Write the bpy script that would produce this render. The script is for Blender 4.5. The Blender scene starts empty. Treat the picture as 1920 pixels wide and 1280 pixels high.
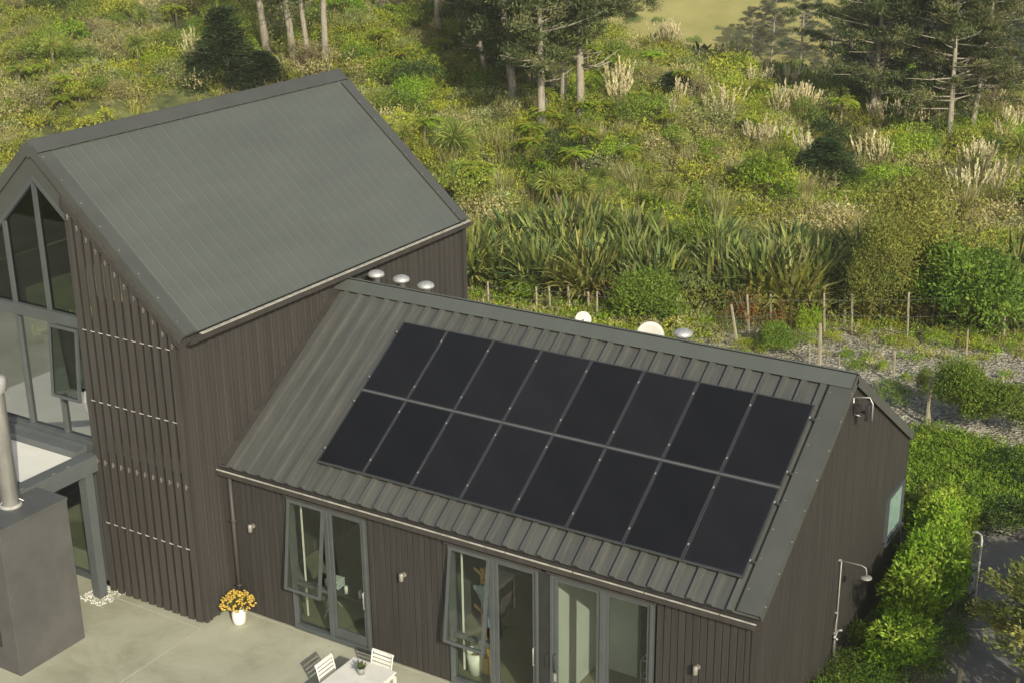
import bpy, math, random
import numpy as np
from mathutils import Matrix, Vector
R = math.radians
HAZE = .0005
random.seed(7); rng = np.random.default_rng(11)
sc = bpy.context.scene
COL = sc.collection

# ------------------------------------------------------------------ camera
CAM = np.array([17.596, -17.747, 14.4535]); YAW, PITCH, ROLL, FPX = .553613, -.350783, -.011716, 2613.73
_cy, _sy = math.cos(YAW), math.sin(YAW)
FW = np.array([-_sy*math.cos(PITCH), _cy*math.cos(PITCH), math.sin(PITCH)])
_rt = np.array([_cy, _sy, 0.]); _up = np.cross(_rt, FW)
RT = _rt*math.cos(ROLL)+_up*math.sin(ROLL); UP = -_rt*math.sin(ROLL)+_up*math.cos(ROLL)
FH = np.array([-_sy, _cy]); RH = np.array([_cy, _sy])
cam_d = bpy.data.cameras.new('camera'); cam = bpy.data.objects.new('camera', cam_d); COL.objects.link(cam)
cam_d.sensor_width = 36; cam_d.lens = FPX/1920*36; cam_d.clip_end = 2000; cam_d.clip_start = .5
cam.matrix_world = Matrix([[RT[i], UP[i], -FW[i], CAM[i]] for i in range(3)]+[[0, 0, 0, 1]])
sc.camera = cam
def px_of(p):
    v = np.asarray(p, float)-CAM; z = v@FW
    return 960+FPX*(v@RT)/z, 640-FPX*(v@UP)/z
def ray_dir(u, v):
    return FW+RT*(u-960)/FPX-UP*(v-640)/FPX

# ------------------------------------------------------------------ terrain
def sstep(x): x = np.clip(x, 0, 1); return x*x*(3-2*x)
def sd(x, y):
    dx, dy = x-CAM[0], y-CAM[1]
    return dx*RH[0]+dy*RH[1], dx*FH[0]+dy*FH[1]
def from_sd(s, D): return CAM[0]+s*RH[0]+D*FH[0], CAM[1]+s*RH[1]+D*FH[1]
def terrain(x, y):
    x = np.asarray(x, float); y = np.asarray(y, float)
    s, D = sd(x, y)
    k = .135*(1-.72*sstep((s-1)/25))
    t = D-43
    base = k*np.where(t > 0, np.sqrt(t*t+9)-3, 0)
    bump = .75*np.sin(x*.31+1.3)*np.sin(y*.27+.4)+.5*np.sin(x*.83+y*.4)*np.sin(y*.71-x*.2)
    base = base+bump*sstep((D-46)/8)
    crest = 69+42*(1-sstep((s-1)/5.5))
    over = D-crest
    base = base-np.where(over > 0, .32*(np.sqrt(over*over+36)-6), 0)
    base = np.maximum(base, -21+.5*np.sin(x*.05))
    far = np.where(D > 165, .25*(D-165), 0)+4*np.sin(x*.03)*np.sin(y*.025)*sstep((D-170)/40)
    return base+far
def hit(u, v, h=0.):
    d = ray_dir(u, v); a, b = 12., 400.
    ts = np.linspace(20, 330, 3000); P = CAM[None]+ts[:, None]*d[None]
    g = P[:, 2]-terrain(P[:, 0], P[:, 1])-h
    i = int(np.argmax(g < 0))
    if g[i] >= 0: i = len(ts)-1
    return P[i]

# ------------------------------------------------------------------ materials
def new_mat(name):
    m = bpy.data.materials.new(name); m.use_nodes = True
    nt = m.node_tree; nt.nodes.clear()
    out = nt.nodes.new('ShaderNodeOutputMaterial'); b = nt.nodes.new('ShaderNodeBsdfPrincipled')
    nt.links.new(b.outputs[0], out.inputs[0]); return m, nt, b, out
def N(nt, t, **kw):
    n = nt.nodes.new(t)
    for k, v in kw.items():
        if k in n.inputs.keys(): n.inputs[k].default_value = v
        else: setattr(n, k, v)
    return n
def coord(nt, scale=(1, 1, 1), rot=(0, 0, 0), obj=True):
    tc = nt.nodes.new('ShaderNodeTexCoord'); mp = nt.nodes.new('ShaderNodeMapping')
    mp.inputs['Scale'].default_value = scale; mp.inputs['Rotation'].default_value = rot
    nt.links.new(tc.outputs['Object'], mp.inputs[0]); return mp
def ramp(nt, src, stops):
    r = nt.nodes.new('ShaderNodeValToRGB'); nt.links.new(src, r.inputs[0])
    e = r.color_ramp.elements
    while len(e) < len(stops): e.new(.5)
    for q, (p, c) in zip(e, stops): q.position = p; q.color = (*c, 1)
    return r
def noise_mat(name, c0, c1, scale=(1, 1, 1), nscale=2., rough=.6, bump=0., metal=0., detail=4., lo=.35, hi=.65, bscale=None, spec=.5):
    m, nt, b, out = new_mat(name); mp = coord(nt, scale)
    n = N(nt, 'ShaderNodeTexNoise', Scale=nscale, Detail=detail, Roughness=.6); nt.links.new(mp.outputs[0], n.inputs[0])
    r = ramp(nt, n.outputs[0], [(lo, c0), (hi, c1)]); nt.links.new(r.outputs[0], b.inputs['Base Color'])
    b.inputs['Roughness'].default_value = rough; b.inputs['Metallic'].default_value = metal
    b.inputs['Specular IOR Level'].default_value = spec
    if bump:
        n2 = N(nt, 'ShaderNodeTexNoise', Scale=bscale or nscale*4, Detail=4.); nt.links.new(mp.outputs[0], n2.inputs[0])
        bp = N(nt, 'ShaderNodeBump', Strength=bump, Distance=.02); nt.links.new(n2.outputs[0], bp.inputs['Height'])
        nt.links.new(bp.outputs[0], b.inputs['Normal'])
    return m
M = {}
M['clad'] = noise_mat('dark_stained_timber', (.033, .030, .0265), (.049, .045, .040), (9, 9, .35), 1.4, .62, .25, bscale=30, spec=.35)
M['clad2'] = noise_mat('brown_metal_cladding', (.040, .0365, .032), (.054, .0495, .044), (3, 3, .12), 1.6, .55, .05, spec=.4)
M['fin'] = noise_mat('brown_fin_timber', (.041, .037, .032), (.056, .051, .045), (14, 14, .5), 1.2, .6, .2, bscale=30, spec=.35)
M['roof'] = noise_mat('grey_green_roof_steel', (.080, .088, .078), (.094, .103, .090), (1.2, .22, .22), 1.6, .55, .03, lo=.3, hi=.7)
M['roof_low'] = noise_mat('weathered_roof_steel', (.062, .065, .060), (.092, .093, .082), (3.5, .35, .35), 2.2, .5, .03, lo=.32, hi=.66)
M['trim'] = noise_mat('slate_grey_trim', (.064, .067, .060), (.076, .079, .071), (1, 1, 1), 1.5, .5)
M['frame'] = noise_mat('slate_grey_aluminium', (.070, .078, .079), (.084, .092, .092), (1, 1, 1), 2.5, .42)
M['gutter'] = noise_mat('painted_sunlit_gutter_lip', (.32, .30, .25), (.52, .49, .42), (2, 2, 2), 3., .5)  # pale tone paints the sunlit line along the gutter edge
M['steel'] = noise_mat('brushed_stainless_steel', (.46, .45, .42), (.62, .61, .57), (3, 3, .6), 3., .34, metal=.35)
M['vent'] = noise_mat('galvanised_vent_steel', (.42, .42, .39), (.6, .6, .56), (3, 3, 3), 3., .42, metal=.5)
M['white'] = noise_mat('white_powder_coat', (.66, .64, .58), (.74, .72, .66), (1, 1, 1), 5., .45)
M['ceramic'] = noise_mat('white_glazed_ceramic', (.72, .69, .62), (.82, .79, .72), (1, 1, 1), 9., .35)
M['canopy'] = noise_mat('cream_canopy_sheet', (.66, .65, .58), (.74, .73, .66), (1, 1, 1), .8, .6)
M['block'] = noise_mat('brown_plastered_block', (.072, .070, .065), (.096, .093, .087), (1, 1, 1), 1.3, .75, .1, bscale=60)
M['cap'] = noise_mat('slate_hearth_cap', (.075, .080, .078), (.095, .10, .096), (1, 1, 1), 2., .5)
M['cells'] = None
M['solar_frame'] = noise_mat('dark_anodised_frame', (.050, .053, .055), (.075, .078, .08), (1, 1, 1), 3., .38, metal=.3)
M['clamp'] = noise_mat('bright_clamp_metal', (.30, .30, .28), (.42, .42, .39), (1, 1, 1), 3., .5, metal=.3)
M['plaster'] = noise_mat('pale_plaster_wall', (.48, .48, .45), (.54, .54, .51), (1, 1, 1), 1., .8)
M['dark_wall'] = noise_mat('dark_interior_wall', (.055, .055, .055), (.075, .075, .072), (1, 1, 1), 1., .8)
M['timber_floor'] = noise_mat('olive_concrete_floor', (.15, .145, .09), (.20, .19, .125), (1, 1, 1), 1.2, .5)
M['pale_floor'] = noise_mat('pale_grey_floor', (.36, .37, .34), (.44, .45, .41), (1, 1, 1), .9, .5)
M['teal'] = noise_mat('teal_reflection_paint', (.045, .085, .068), (.06, .10, .08), (1, 1, 1), 2., .7)  # teal colour stands in for patches reflected in the glass
M['teal_glass'] = noise_mat('frosted_teal_glass', (.20, .32, .28), (.30, .40, .34), (2, 2, 2), 4., .3)
M['black'] = noise_mat('black_powder_coat', (.018, .018, .018), (.03, .03, .03), (1, 1, 1), 3., .5)
M['wood'] = noise_mat('golden_pine_wood', (.42, .24, .07), (.52, .32, .11), (6, 6, 1), 2., .5)
M['blue_cloth'] = noise_mat('blue_grey_cloth', (.20, .26, .32), (.33, .40, .44), (1, 1, 1), 12., .8, .2)
M['blue_paint'] = noise_mat('blue_bicycle_paint', (.06, .16, .24), (.09, .2, .28), (1, 1, 1), 5., .4)
M['rubber'] = noise_mat('tyre_rubber', (.02, .02, .02), (.03, .03, .03), (1, 1, 1), 5., .8)
M['trunk'] = noise_mat('pale_pine_bark', (.20, .175, .13), (.36, .32, .245), (4, 4, .7), 2.5, .85, .6, bscale=12)
M['bark'] = noise_mat('grey_brown_bark', (.13, .105, .07), (.22, .18, .12), (4, 4, .7), 2.5, .85, .5, bscale=12)
M['stake'] = noise_mat('weathered_stake_timber', (.26, .23, .15), (.38, .34, .23), (8, 8, 1), 2., .8, .4)
M['wire'] = noise_mat('dull_fence_wire', (.10, .10, .085), (.16, .16, .13), (1, 1, 1), 3., .6)
M['pot'] = noise_mat('grey_zinc_pot', (.20, .21, .19), (.28, .29, .27), (1, 1, 1), 6., .5)
M['soil'] = noise_mat('dark_leaf_litter', (.045, .055, .014), (.14, .155, .045), (1, 1, 1), .9, .95, .8, bscale=5)
M['paper_r'] = noise_mat('book_paper', (.5, .5, .48), (.65, .65, .6), (1, 1, 1), 20., .7)
M['asphalt'] = noise_mat('grey_concrete_path', (.15, .145, .125), (.215, .205, .18), (1, 1, 1), 1.3, .9, .5, bscale=40)
M['pasture'] = noise_mat('dry_pasture_grass', (.23, .215, .055), (.34, .30, .10), (.06, .06, .06), 3., .95, .3, detail=9., lo=.3, hi=.72)

def cells_material():
    m, nt, b, out = new_mat('black_solar_cells'); mp = coord(nt)
    w = N(nt, 'ShaderNodeTexWave', Scale=9.2, wave_type='BANDS', bands_direction='X', wave_profile='SIN'); nt.links.new(mp.outputs[0], w.inputs[0])
    n = N(nt, 'ShaderNodeTexNoise', Scale=1.6, Detail=3.); nt.links.new(mp.outputs[0], n.inputs[0])
    r = ramp(nt, w.outputs[0], [(.45, (.003, .003, .004)), (.95, (.024, .0235, .0255))])
    mx = N(nt, 'ShaderNodeMixRGB', blend_type='MULTIPLY', Fac=.6)
    r2 = ramp(nt, n.outputs[0], [(.35, (.75, .72, .70)), (.65, (1.15, 1.13, 1.15))])
    nt.links.new(r.outputs[0], mx.inputs[1]); nt.links.new(r2.outputs[0], mx.inputs[2]); oi = N(nt, 'ShaderNodeObjectInfo'); sc_n = N(nt, 'ShaderNodeMapRange'); sc_n.inputs['To Min'].default_value = .7; sc_n.inputs['To Max'].default_value = 1.35
    nt.links.new(oi.outputs['Random'], sc_n.inputs[0]); hv = N(nt, 'ShaderNodeHueSaturation'); nt.links.new(sc_n.outputs[0], hv.inputs['Value']); nt.links.new(mx.outputs[0], hv.inputs['Color'])
    nt.links.new(hv.outputs[0], b.inputs['Base Color'])
    rr_ = N(nt, 'ShaderNodeMapRange'); rr_.inputs['To Min'].default_value = .22; rr_.inputs['To Max'].default_value = .42; nt.links.new(n.outputs[0], rr_.inputs[0]); nt.links.new(rr_.outputs[0], b.inputs['Roughness']); b.inputs['Specular IOR Level'].default_value = .42
    return m
M['cells'] = cells_material()
def glass_material(name, tint, refl):
    m, nt, b, out = new_mat(name); nt.nodes.remove(b)
    t = N(nt, 'ShaderNodeBsdfTransparent'); t.inputs[0].default_value = (*tint, 1)
    g = N(nt, 'ShaderNodeBsdfGlossy', Roughness=.01); g.inputs[0].default_value = (1, 1, 1, 1)
    lw = N(nt, 'ShaderNodeLayerWeight', Blend=.5); pw = N(nt, 'ShaderNodeMath', operation='POWER'); pw.inputs[1].default_value = 4.
    nt.links.new(lw.outputs['Facing'], pw.inputs[0]); f = N(nt, 'ShaderNodeMath', operation='MULTIPLY_ADD'); f.inputs[1].default_value = 1-refl; f.inputs[2].default_value = refl
    nt.links.new(pw.outputs[0], f.inputs[0]); mx = N(nt, 'ShaderNodeMixShader')
    nt.links.new(f.outputs[0], mx.inputs[0]); nt.links.new(t.outputs[0], mx.inputs[1]); nt.links.new(g.outputs[0], mx.inputs[2])
    nt.links.new(mx.outputs[0], out.inputs[0]); return m
M['glass'] = glass_material('window_glass', (.86, .90, .86), .035)
M['glass_refl'] = glass_material('coated_window_glass', (.55, .60, .56), .30)
M['glass_tint'] = glass_material('tinted_window_glass', (.42, .47, .43), .035)

def patio_material():
    m, nt, b, out = new_mat('poured_concrete_patio'); mp = coord(nt)
    n = N(nt, 'ShaderNodeTexNoise', Scale=.6, Detail=9., Roughness=.68, Distortion=.4); nt.links.new(mp.outputs[0], n.inputs[0])
    r = ramp(nt, n.outputs[0], [(.3, (.27, .268, .185)), (.5, (.375, .372, .275)), (.7, (.45, .445, .34))])
    n2 = N(nt, 'ShaderNodeTexNoise', Scale=60., Detail=3.); nt.links.new(mp.outputs[0], n2.inputs[0])
    r2 = ramp(nt, n2.outputs[0], [(.3, (.88, .88, .88)), (.7, (1.08, 1.08, 1.08))])
    mx = N(nt, 'ShaderNodeMixRGB', blend_type='MULTIPLY', Fac=.8)
    nt.links.new(r.outputs[0], mx.inputs[1]); nt.links.new(r2.outputs[0], mx.inputs[2])
    nt.links.new(mx.outputs[0], b.inputs['Base Color']); b.inputs['Roughness'].default_value = .75
    bp = N(nt, 'ShaderNodeBump', Strength=.25, Distance=.01); nt.links.new(n2.outputs[0], bp.inputs['Height']); nt.links.new(bp.outputs[0], b.inputs['Normal'])
    return m
M['patio'] = patio_material()
M['joint'] = noise_mat('pale_saw_joint', (.42, .40, .31), (.50, .48, .38), (1, 1, 1), 5., .8)
def gravel_material():
    m, nt, b, out = new_mat('bark_and_stone_mulch'); mp = coord(nt, (1, 1, 1))
    v = N(nt, 'ShaderNodeTexVoronoi', Scale=14.); nt.links.new(mp.outputs[0], v.inputs[0])
    n = N(nt, 'ShaderNodeTexNoise', Scale=1.2, Detail=5.); nt.links.new(mp.outputs[0], n.inputs[0])
    sep = N(nt, 'ShaderNodeSeparateColor'); nt.links.new(v.outputs['Color'], sep.inputs[0])
    r = ramp(nt, sep.outputs[0], [(.0, (.16, .15, .115)), (.4, (.30, .28, .22)), (.75, (.42, .395, .325)), (1., (.55, .52, .44))])
    r2 = ramp(nt, n.outputs[0], [(.35, (.7, .68, .6)), (.65, (1.1, 1.08, 1.05))])
    mx = N(nt, 'ShaderNodeMixRGB', blend_type='MULTIPLY', Fac=1.)
    nt.links.new(r.outputs[0], mx.inputs[1]); nt.links.new(r2.outputs[0], mx.inputs[2]); nt.links.new(mx.outputs[0], b.inputs['Base Color'])
    b.inputs['Roughness'].default_value = .9
    bp = N(nt, 'ShaderNodeBump', Strength=1., Distance=.05); nt.links.new(v.outputs['Distance'], bp.inputs['Height']); nt.links.new(bp.outputs[0], b.inputs['Normal'])
    return m
M['gravel'] = gravel_material()
def leaf_material():
    m, nt, b, out = new_mat('leaf_surfaces')
    a = N(nt, 'ShaderNodeAttribute', attribute_name='col'); oi = N(nt, 'ShaderNodeObjectInfo')
    hs = N(nt, 'ShaderNodeHueSaturation'); nt.links.new(a.outputs['Color'], hs.inputs['Color'])
    mr = N(nt, 'ShaderNodeMapRange'); mr.inputs['To Min'].default_value = .82; mr.inputs['To Max'].default_value = 1.2
    nt.links.new(oi.outputs['Random'], mr.inputs[0]); nt.links.new(mr.outputs[0], hs.inputs['Value'])
    mr2 = N(nt, 'ShaderNodeMapRange'); mr2.inputs['To Min'].default_value = .485; mr2.inputs['To Max'].default_value = .512
    mth = N(nt, 'ShaderNodeMath', operation='FRACT'); m3 = N(nt, 'ShaderNodeMath', operation='MULTIPLY'); m3.inputs[1].default_value = 7.3
    nt.links.new(oi.outputs['Random'], m3.inputs[0]); nt.links.new(m3.outputs[0], mth.inputs[0]); nt.links.new(mth.outputs[0], mr2.inputs[0]); nt.links.new(mr2.outputs[0], hs.inputs['Hue'])
    nt.links.new(hs.outputs[0], b.inputs['Base Color']); b.inputs['Roughness'].default_value = .55; b.inputs['Specular IOR Level'].default_value = .25
    tr = N(nt, 'ShaderNodeBsdfTranslucent'); nt.links.new(hs.outputs[0], tr.inputs[0])
    mx = N(nt, 'ShaderNodeMixShader'); mx.inputs[0].default_value = .38
    nt.links.new(b.outputs[0], mx.inputs[1]); nt.links.new(tr.outputs[0], mx.inputs[2]); nt.links.new(mx.outputs[0], out.inputs[0])
    return m
M['leaf'] = leaf_material()

# ------------------------------------------------------------------ helpers
class MB:
    def __init__(s): s.v = []; s.f = []
    def add(s, vs, fs):
        o = len(s.v); s.v += [tuple(map(float, p)) for p in vs]; s.f += [tuple(i+o for i in f) for f in fs]; return s
    def box(s, x0, x1, y0, y1, z0, z1):
        return s.add([(x, y, z) for x in (x0, x1) for y in (y0, y1) for z in (z0, z1)],
                     [(0, 1, 3, 2), (4, 6, 7, 5), (0, 4, 5, 1), (2, 3, 7, 6), (0, 2, 6, 4), (1, 5, 7, 3)])
    def obox(s, o, a, b, c):      # corner o and three edge vectors
        o, a, b, c = map(np.asarray, (o, a, b, c))
        return s.add([o+i*a+j*b+k*c for i in (0, 1) for j in (0, 1) for k in (0, 1)],
                     [(0, 1, 3, 2), (4, 6, 7, 5), (0, 4, 5, 1), (2, 3, 7, 6), (0, 2, 6, 4), (1, 5, 7, 3)])
    def prism(s, prof, d):        # closed profile (3-D points) swept by vector d
        n = len(prof); p = [np.asarray(q, float) for q in prof]; d = np.asarray(d, float)
        return s.add(p+[q+d for q in p], [tuple(range(n))[::-1], tuple(range(n, 2*n))]+[(i, (i+1) % n, (i+1) % n+n, i+n) for i in range(n)])
    def tube(s, pts, r, n=8, cap=True):
        pts = [np.asarray(p, float) for p in pts]; m = len(pts)
        rs = r if hasattr(r, '__len__') else [r]*m
        prev = None; vs = []
        for i, p in enumerate(pts):
            t = pts[min(i+1, m-1)]-pts[max(i-1, 0)]; t = t/(np.linalg.norm(t)+1e-9)
            if prev is None:
                a = np.cross(t, [0, 0, 1] if abs(t[2]) < .9 else [1, 0, 0])
            else: a = prev-t*(prev@t)
            a = a/(np.linalg.norm(a)+1e-9); b = np.cross(t, a); prev = a
            vs += [p+rs[i]*(math.cos(2*math.pi*k/n)*a+math.sin(2*math.pi*k/n)*b) for k in range(n)]
        fs = [(i*n+k, i*n+(k+1) % n, (i+1)*n+(k+1) % n, (i+1)*n+k) for i in range(m-1) for k in range(n)]
        if cap: fs += [tuple(range(n))[::-1], tuple(range((m-1)*n, m*n))]
        return s.add(vs, fs)
    def lathe(s, prof, n=20, c=(0, 0, 0)):   # prof: (r, z)
        vs = [(c[0]+r*math.cos(2*math.pi*k/n), c[1]+r*math.sin(2*math.pi*k/n), c[2]+z) for r, z in prof for k in range(n)]
        m = len(prof)
        fs = [(i*n+k, i*n+(k+1) % n, (i+1)*n+(k+1) % n, (i+1)*n+k) for i in range(m-1) for k in range(n)]
        fs += [tuple(range(n))[::-1], tuple(range((m-1)*n, m*n))]
        return s.add(vs, fs)
    def build(s, name, mat, parent=None, smooth=False):
        me = bpy.data.meshes.new(name); me.from_pydata(s.v, [], s.f); me.update()
        import bmesh
        bm = bmesh.new(); bm.from_mesh(me); bmesh.ops.recalc_face_normals(bm, faces=bm.faces); bm.to_mesh(me); bm.free()
        if smooth: me.shade_smooth()
        me.materials.append(M[mat] if isinstance(mat, str) else mat)
        o = bpy.data.objects.new(name, me); COL.objects.link(o)
        if parent: o.parent = parent
        return o
def tag(o, label=None, cat=None, group=None, kind=None):
    if label: o['label'] = label
    if cat: o['category'] = cat
    if group: o['group'] = group
    if kind: o['kind'] = kind
    return o
def thing(name, label, cat, loc=(0, 0, 0), rz=0, group=None):
    o = bpy.data.objects.new(name, None); COL.objects.link(o); o.location = loc; o.rotation_euler = (0, 0, rz)
    o.empty_display_size = .3
    return tag(o, label, cat, group)
def bevel(o, w=.006, seg=2):
    m = o.modifiers.new('bevel', 'BEVEL'); m.width = w; m.segments = seg; m.limit_method = 'ANGLE'; return o

# ------------------------------------------------------------------ sun and sky
SUN = np.array([1., -.80, 0]); SUN /= np.linalg.norm(SUN); ELEV = R(30)
sdir = np.array([SUN[0]*math.cos(ELEV), SUN[1]*math.cos(ELEV), math.sin(ELEV)])
ld = bpy.data.lights.new('sun', 'SUN'); ld.energy = 4.2; ld.angle = R(.55); ld.color = (1., .95, .79)
lo = bpy.data.objects.new('sun', ld); COL.objects.link(lo)
lo.rotation_euler = Vector(sdir).to_track_quat('Z', 'Y').to_euler()
w = bpy.data.worlds.new('World'); sc.world = w; w.use_nodes = True
wt = w.node_tree; bg = wt.nodes['Background']; sky = wt.nodes.new('ShaderNodeTexSky'); sky.sky_type = 'NISHITA'
sky.sun_disc = False; sky.sun_elevation = ELEV; sky.sun_rotation = math.atan2(SUN[0], SUN[1]); sky.air_density = 1.0; sky.dust_density = 3.
wt.links.new(sky.outputs[0], bg.inputs[0]); bg.inputs[1].default_value = .11
vs = sc.view_settings; vs.view_transform = 'Standard'; vs.look = 'None'; vs.exposure = .14; vs.gamma = 1; vs.use_curve_mapping = False
sc.cycles.max_bounces = 6; sc.cycles.transparent_max_bounces = 12

# ------------------------------------------------------------------ ground
def grid_obj(name, us, vs_, fn, mat, kind='structure'):
    U, V = np.meshgrid(us, vs_, indexing='ij'); P = fn(U.ravel(), V.ravel())
    a, b = len(us), len(vs_); idx = np.arange(a*b).reshape(a, b)
    F = np.stack([idx[:-1, :-1], idx[1:, :-1], idx[1:, 1:], idx[:-1, 1:]], -1).reshape(-1, 4)
    me = bpy.data.meshes.new(name); me.from_pydata(P.tolist(), [], F.tolist()); me.shade_smooth(); me.update()
    me.materials.append(M[mat]); o = bpy.data.objects.new(name, me); COL.objects.link(o); tag(o, kind=kind); return o
def ground_fn(s, D):
    x, y = from_sd(s, D); return np.stack([x, y, terrain(x, y)-.02], -1)
grid_obj('ground', np.concatenate([np.arange(-160, -50, 10), np.arange(-50, 50, 1.25), np.arange(50, 161, 10)]),
         np.concatenate([np.arange(-40, 38, 6), np.arange(38, 112, 1.0)]), ground_fn, 'soil')
grid_obj('far_hill', np.arange(-200, 201, 8), np.arange(111, 316, 5), ground_fn, 'pasture')
mb = MB(); mb.add([(-30, -20, .0), (11.9, -20, .0), (11.9, .25, .0), (-30, .25, .0)], [(0, 1, 2, 3)])
tag(mb.build('patio', 'patio'), kind='structure')
mb = MB(); mb.add([(.04, -20, .004), (.075, -20, .004), (.075, -.95, .004), (.04, -.95, .004)], [(0, 1, 2, 3)])
mb.add([(-2.4, -.975, .004), (.04, -.975, .004), (.04, -.95, .004), (-2.4, -.95, .004)], [(0, 1, 2, 3)])
mb.add([(.32, -.06, .004), (11.1, -.06, .004), (11.1, -.03, .004), (.32, -.03, .004)], [(0, 1, 2, 3)])
tag(mb.build('patio_joints', 'joint'), kind='structure')
mb = MB(); mb.add([(12.25, -6, -.004), (30, -6, -.004), (30, 9, -.004), (14.2, 10.2, -.004), (12.3, 11.3, -.004), (10.7, 11.6, -.004), (10.9, 9.4, -.004), (12.0, 9.0, -.004)], [tuple(range(8))])
tag(mb.build('concrete_path', 'asphalt'), kind='structure')
def gfn(x, y): return np.stack([x, y, terrain(x, y)+.0+.03*np.sin(x*1.7)*np.sin(y*1.9)], -1)
def gravel_fn(s, t):   # bank between house and fence
    x = s; y = 8.9+t*(fence_y(s)-.6-8.9); return np.stack([x, y, terrain(x, y)+.03+.03*np.sin(x*1.7)*np.sin(y*1.9)], -1)
def fence_y(x): return 19.6+.36*(x+4)*.85
grid_obj('gravel_bank', np.arange(1.0, 22, .5), np.linspace(.12, 1.04, 24), gravel_fn, 'gravel')

# ------------------------------------------------------------------ low house
L, W, H1, R1, WR = 11.02, 4.004, 3.118, 5.712, 8.03
sl = np.array([0, W, R1-H1]); SLN = np.linalg.norm(sl); sl /= SLN; nl = np.array([0, -sl[2], sl[1]])
sb = np.array([0, -(WR-W), R1-H1]); sb /= np.linalg.norm(sb); nb = np.array([0, sb[2], sb[1]])*1.0; nb = np.array([0, -sb[2]*-1, -sb[1]])
low = thing('low_house', 'long low dark timber-clad house wing whose ribbed roof carries the solar panels', 'house')
OPEN = [(1.63, 3.49, .05, 2.86), (5.27, 9.27, .05, 2.86)]
mb = MB(); x = .1; y0 = .03
mb.box(0.02, 1.60, y0, .14, .02, 3.0); mb.box(3.52, 5.24, y0, .14, .02, 3.0); mb.box(9.30, 10.98, y0, .14, .02, 3.0)
mb.box(1.60, 3.52, y0, .14, 2.88, 3.0); mb.box(5.24, 9.30, y0, .14, 2.88, 3.0)
while x < 10.97:
    x1 = min(x+.113, 10.99); segs = [(.02, 3.04)]
    for a, b, z0, z1 in OPEN:
        if x1 > a-.01 and x < b+.01: segs = [(z1+.02, 3.04)]
    for z0, z1 in segs: mb.box(x, x1, 0, y0, z0, z1)
    x += .126
bevel(mb.build('front_wall', 'clad', low), .004, 1)
# gable end wall on x = L - .04
def roof_z(y): return H1+(R1-H1)*(y/W) if y <= W else H1+(R1-H1)*(WR-y)/(WR-W)
mb = MB(); gx = L-.05; GWIN = (6.82, 7.86, 1.22, 2.20)
def gprism(x0, x1, ya, yb, z0, top=None):
    ys = [ya]+([W] if ya < W < yb else [])+[yb]
    if top is None: prof = [(x0, ya, z0), (x0, yb, z0)]+[(x0, q, roof_z(q)-.09) for q in ys[::-1]]
    else: prof = [(x0, ya, z0), (x0, yb, z0), (x0, yb, top), (x0, ya, top)]
    mb.prism(prof, (x1-x0, 0, 0))
gprism(gx-.12, gx-.03, .03, GWIN[0]-.02, .02); gprism(gx-.12, gx-.03, GWIN[1]+.02, WR-.05, .02)
gprism(gx-.12, gx-.03, GWIN[0]-.02, GWIN[1]+.02, .02, GWIN[2]-.02)
mb.prism([(gx-.12, GWIN[0]-.02, GWIN[3]+.02), (gx-.12, GWIN[1]+.02, GWIN[3]+.02), (gx-.12, GWIN[1]+.02, roof_z(GWIN[1]+.02)-.09), (gx-.12, GWIN[0]-.02, roof_z(GWIN[0]-.02)-.09)], (.09, 0, 0))
y = .0
while y < WR-.03:
    yb = min(y+.080, WR-.02)
    if yb > GWIN[0]-.04 and y < GWIN[1]+.04:
        gprism(gx-.03, gx, y, yb, .02, GWIN[2]-.03)
        mb.prism([(gx-.03, y, GWIN[3]+.03), (gx-.03, yb, GWIN[3]+.03), (gx-.03, yb, roof_z(yb)-.09), (gx-.03, y, roof_z(y)-.09)], (.03, 0, 0))
    else: gprism(gx-.03, gx, y, yb, .02)
    y += .086
mb.box(gx, gx+.012, 3.93, 3.99, .02, 5.45)
mb.build('gable_wall', 'clad', low)
MB().box(.1, gx-.13, WR-.18, WR-.05, .02, 3.0).build('rear_wall', 'clad', low)
# interior
MB().box(.05, gx-.13, .15, WR-.19, .0, .05).build('floor', 'timber_floor', low)
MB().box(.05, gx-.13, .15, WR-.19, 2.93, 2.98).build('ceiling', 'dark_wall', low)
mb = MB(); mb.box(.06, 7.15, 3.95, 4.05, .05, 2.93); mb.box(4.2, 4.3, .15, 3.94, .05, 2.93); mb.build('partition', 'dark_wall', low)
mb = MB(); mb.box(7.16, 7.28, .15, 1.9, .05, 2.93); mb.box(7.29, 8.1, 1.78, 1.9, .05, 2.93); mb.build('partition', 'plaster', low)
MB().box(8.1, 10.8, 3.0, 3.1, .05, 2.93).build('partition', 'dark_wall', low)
# roof sheets
mb = MB()
e0 = np.array([0.0, 0, H1])-sl*.02
mb.obox(e0-nl*.06, (L-.012, 0, 0), sl*(SLN+.0), nl*.045)
re = np.array([0.0, WR, H1]); mb.obox(re-nb*.06, (L-.012, 0, 0), sb*(-1)*-1*np.linalg.norm([WR-W, R1-H1])*np.array([1, 1, 1]), nb*.045)
roof_lo = mb.build('roof', 'roof_low', low)
mb = MB()
for k in range(-1, 31):
    xr = .32+.3405*k
    if xr > L-.42 or xr < .03: continue
    o = e0-nl*.0151
    for (pp, dd, ln, nn) in ((o, sl, SLN-.05, nl), (re-nb*.0151, sb, 4.7, nb)):
        mb.prism([pp+np.array([xr-.055, 0, 0]), pp+np.array([xr+.055, 0, 0]), pp+np.array([xr+.040, 0, 0])+nn*.060, pp+np.array([xr-.050, 0, 0])+nn*.060], dd*ln)
mb.build('roof_rib', 'roof_low', roof_lo)
mb = MB(); mb.obox(np.array([.031, 0, H1])-nl*.012, (.12, 0, 0), sl*(SLN-.02), nl*.05); mb.build('wall_flashing', 'clad2', roof_lo)
mb = MB()
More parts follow.
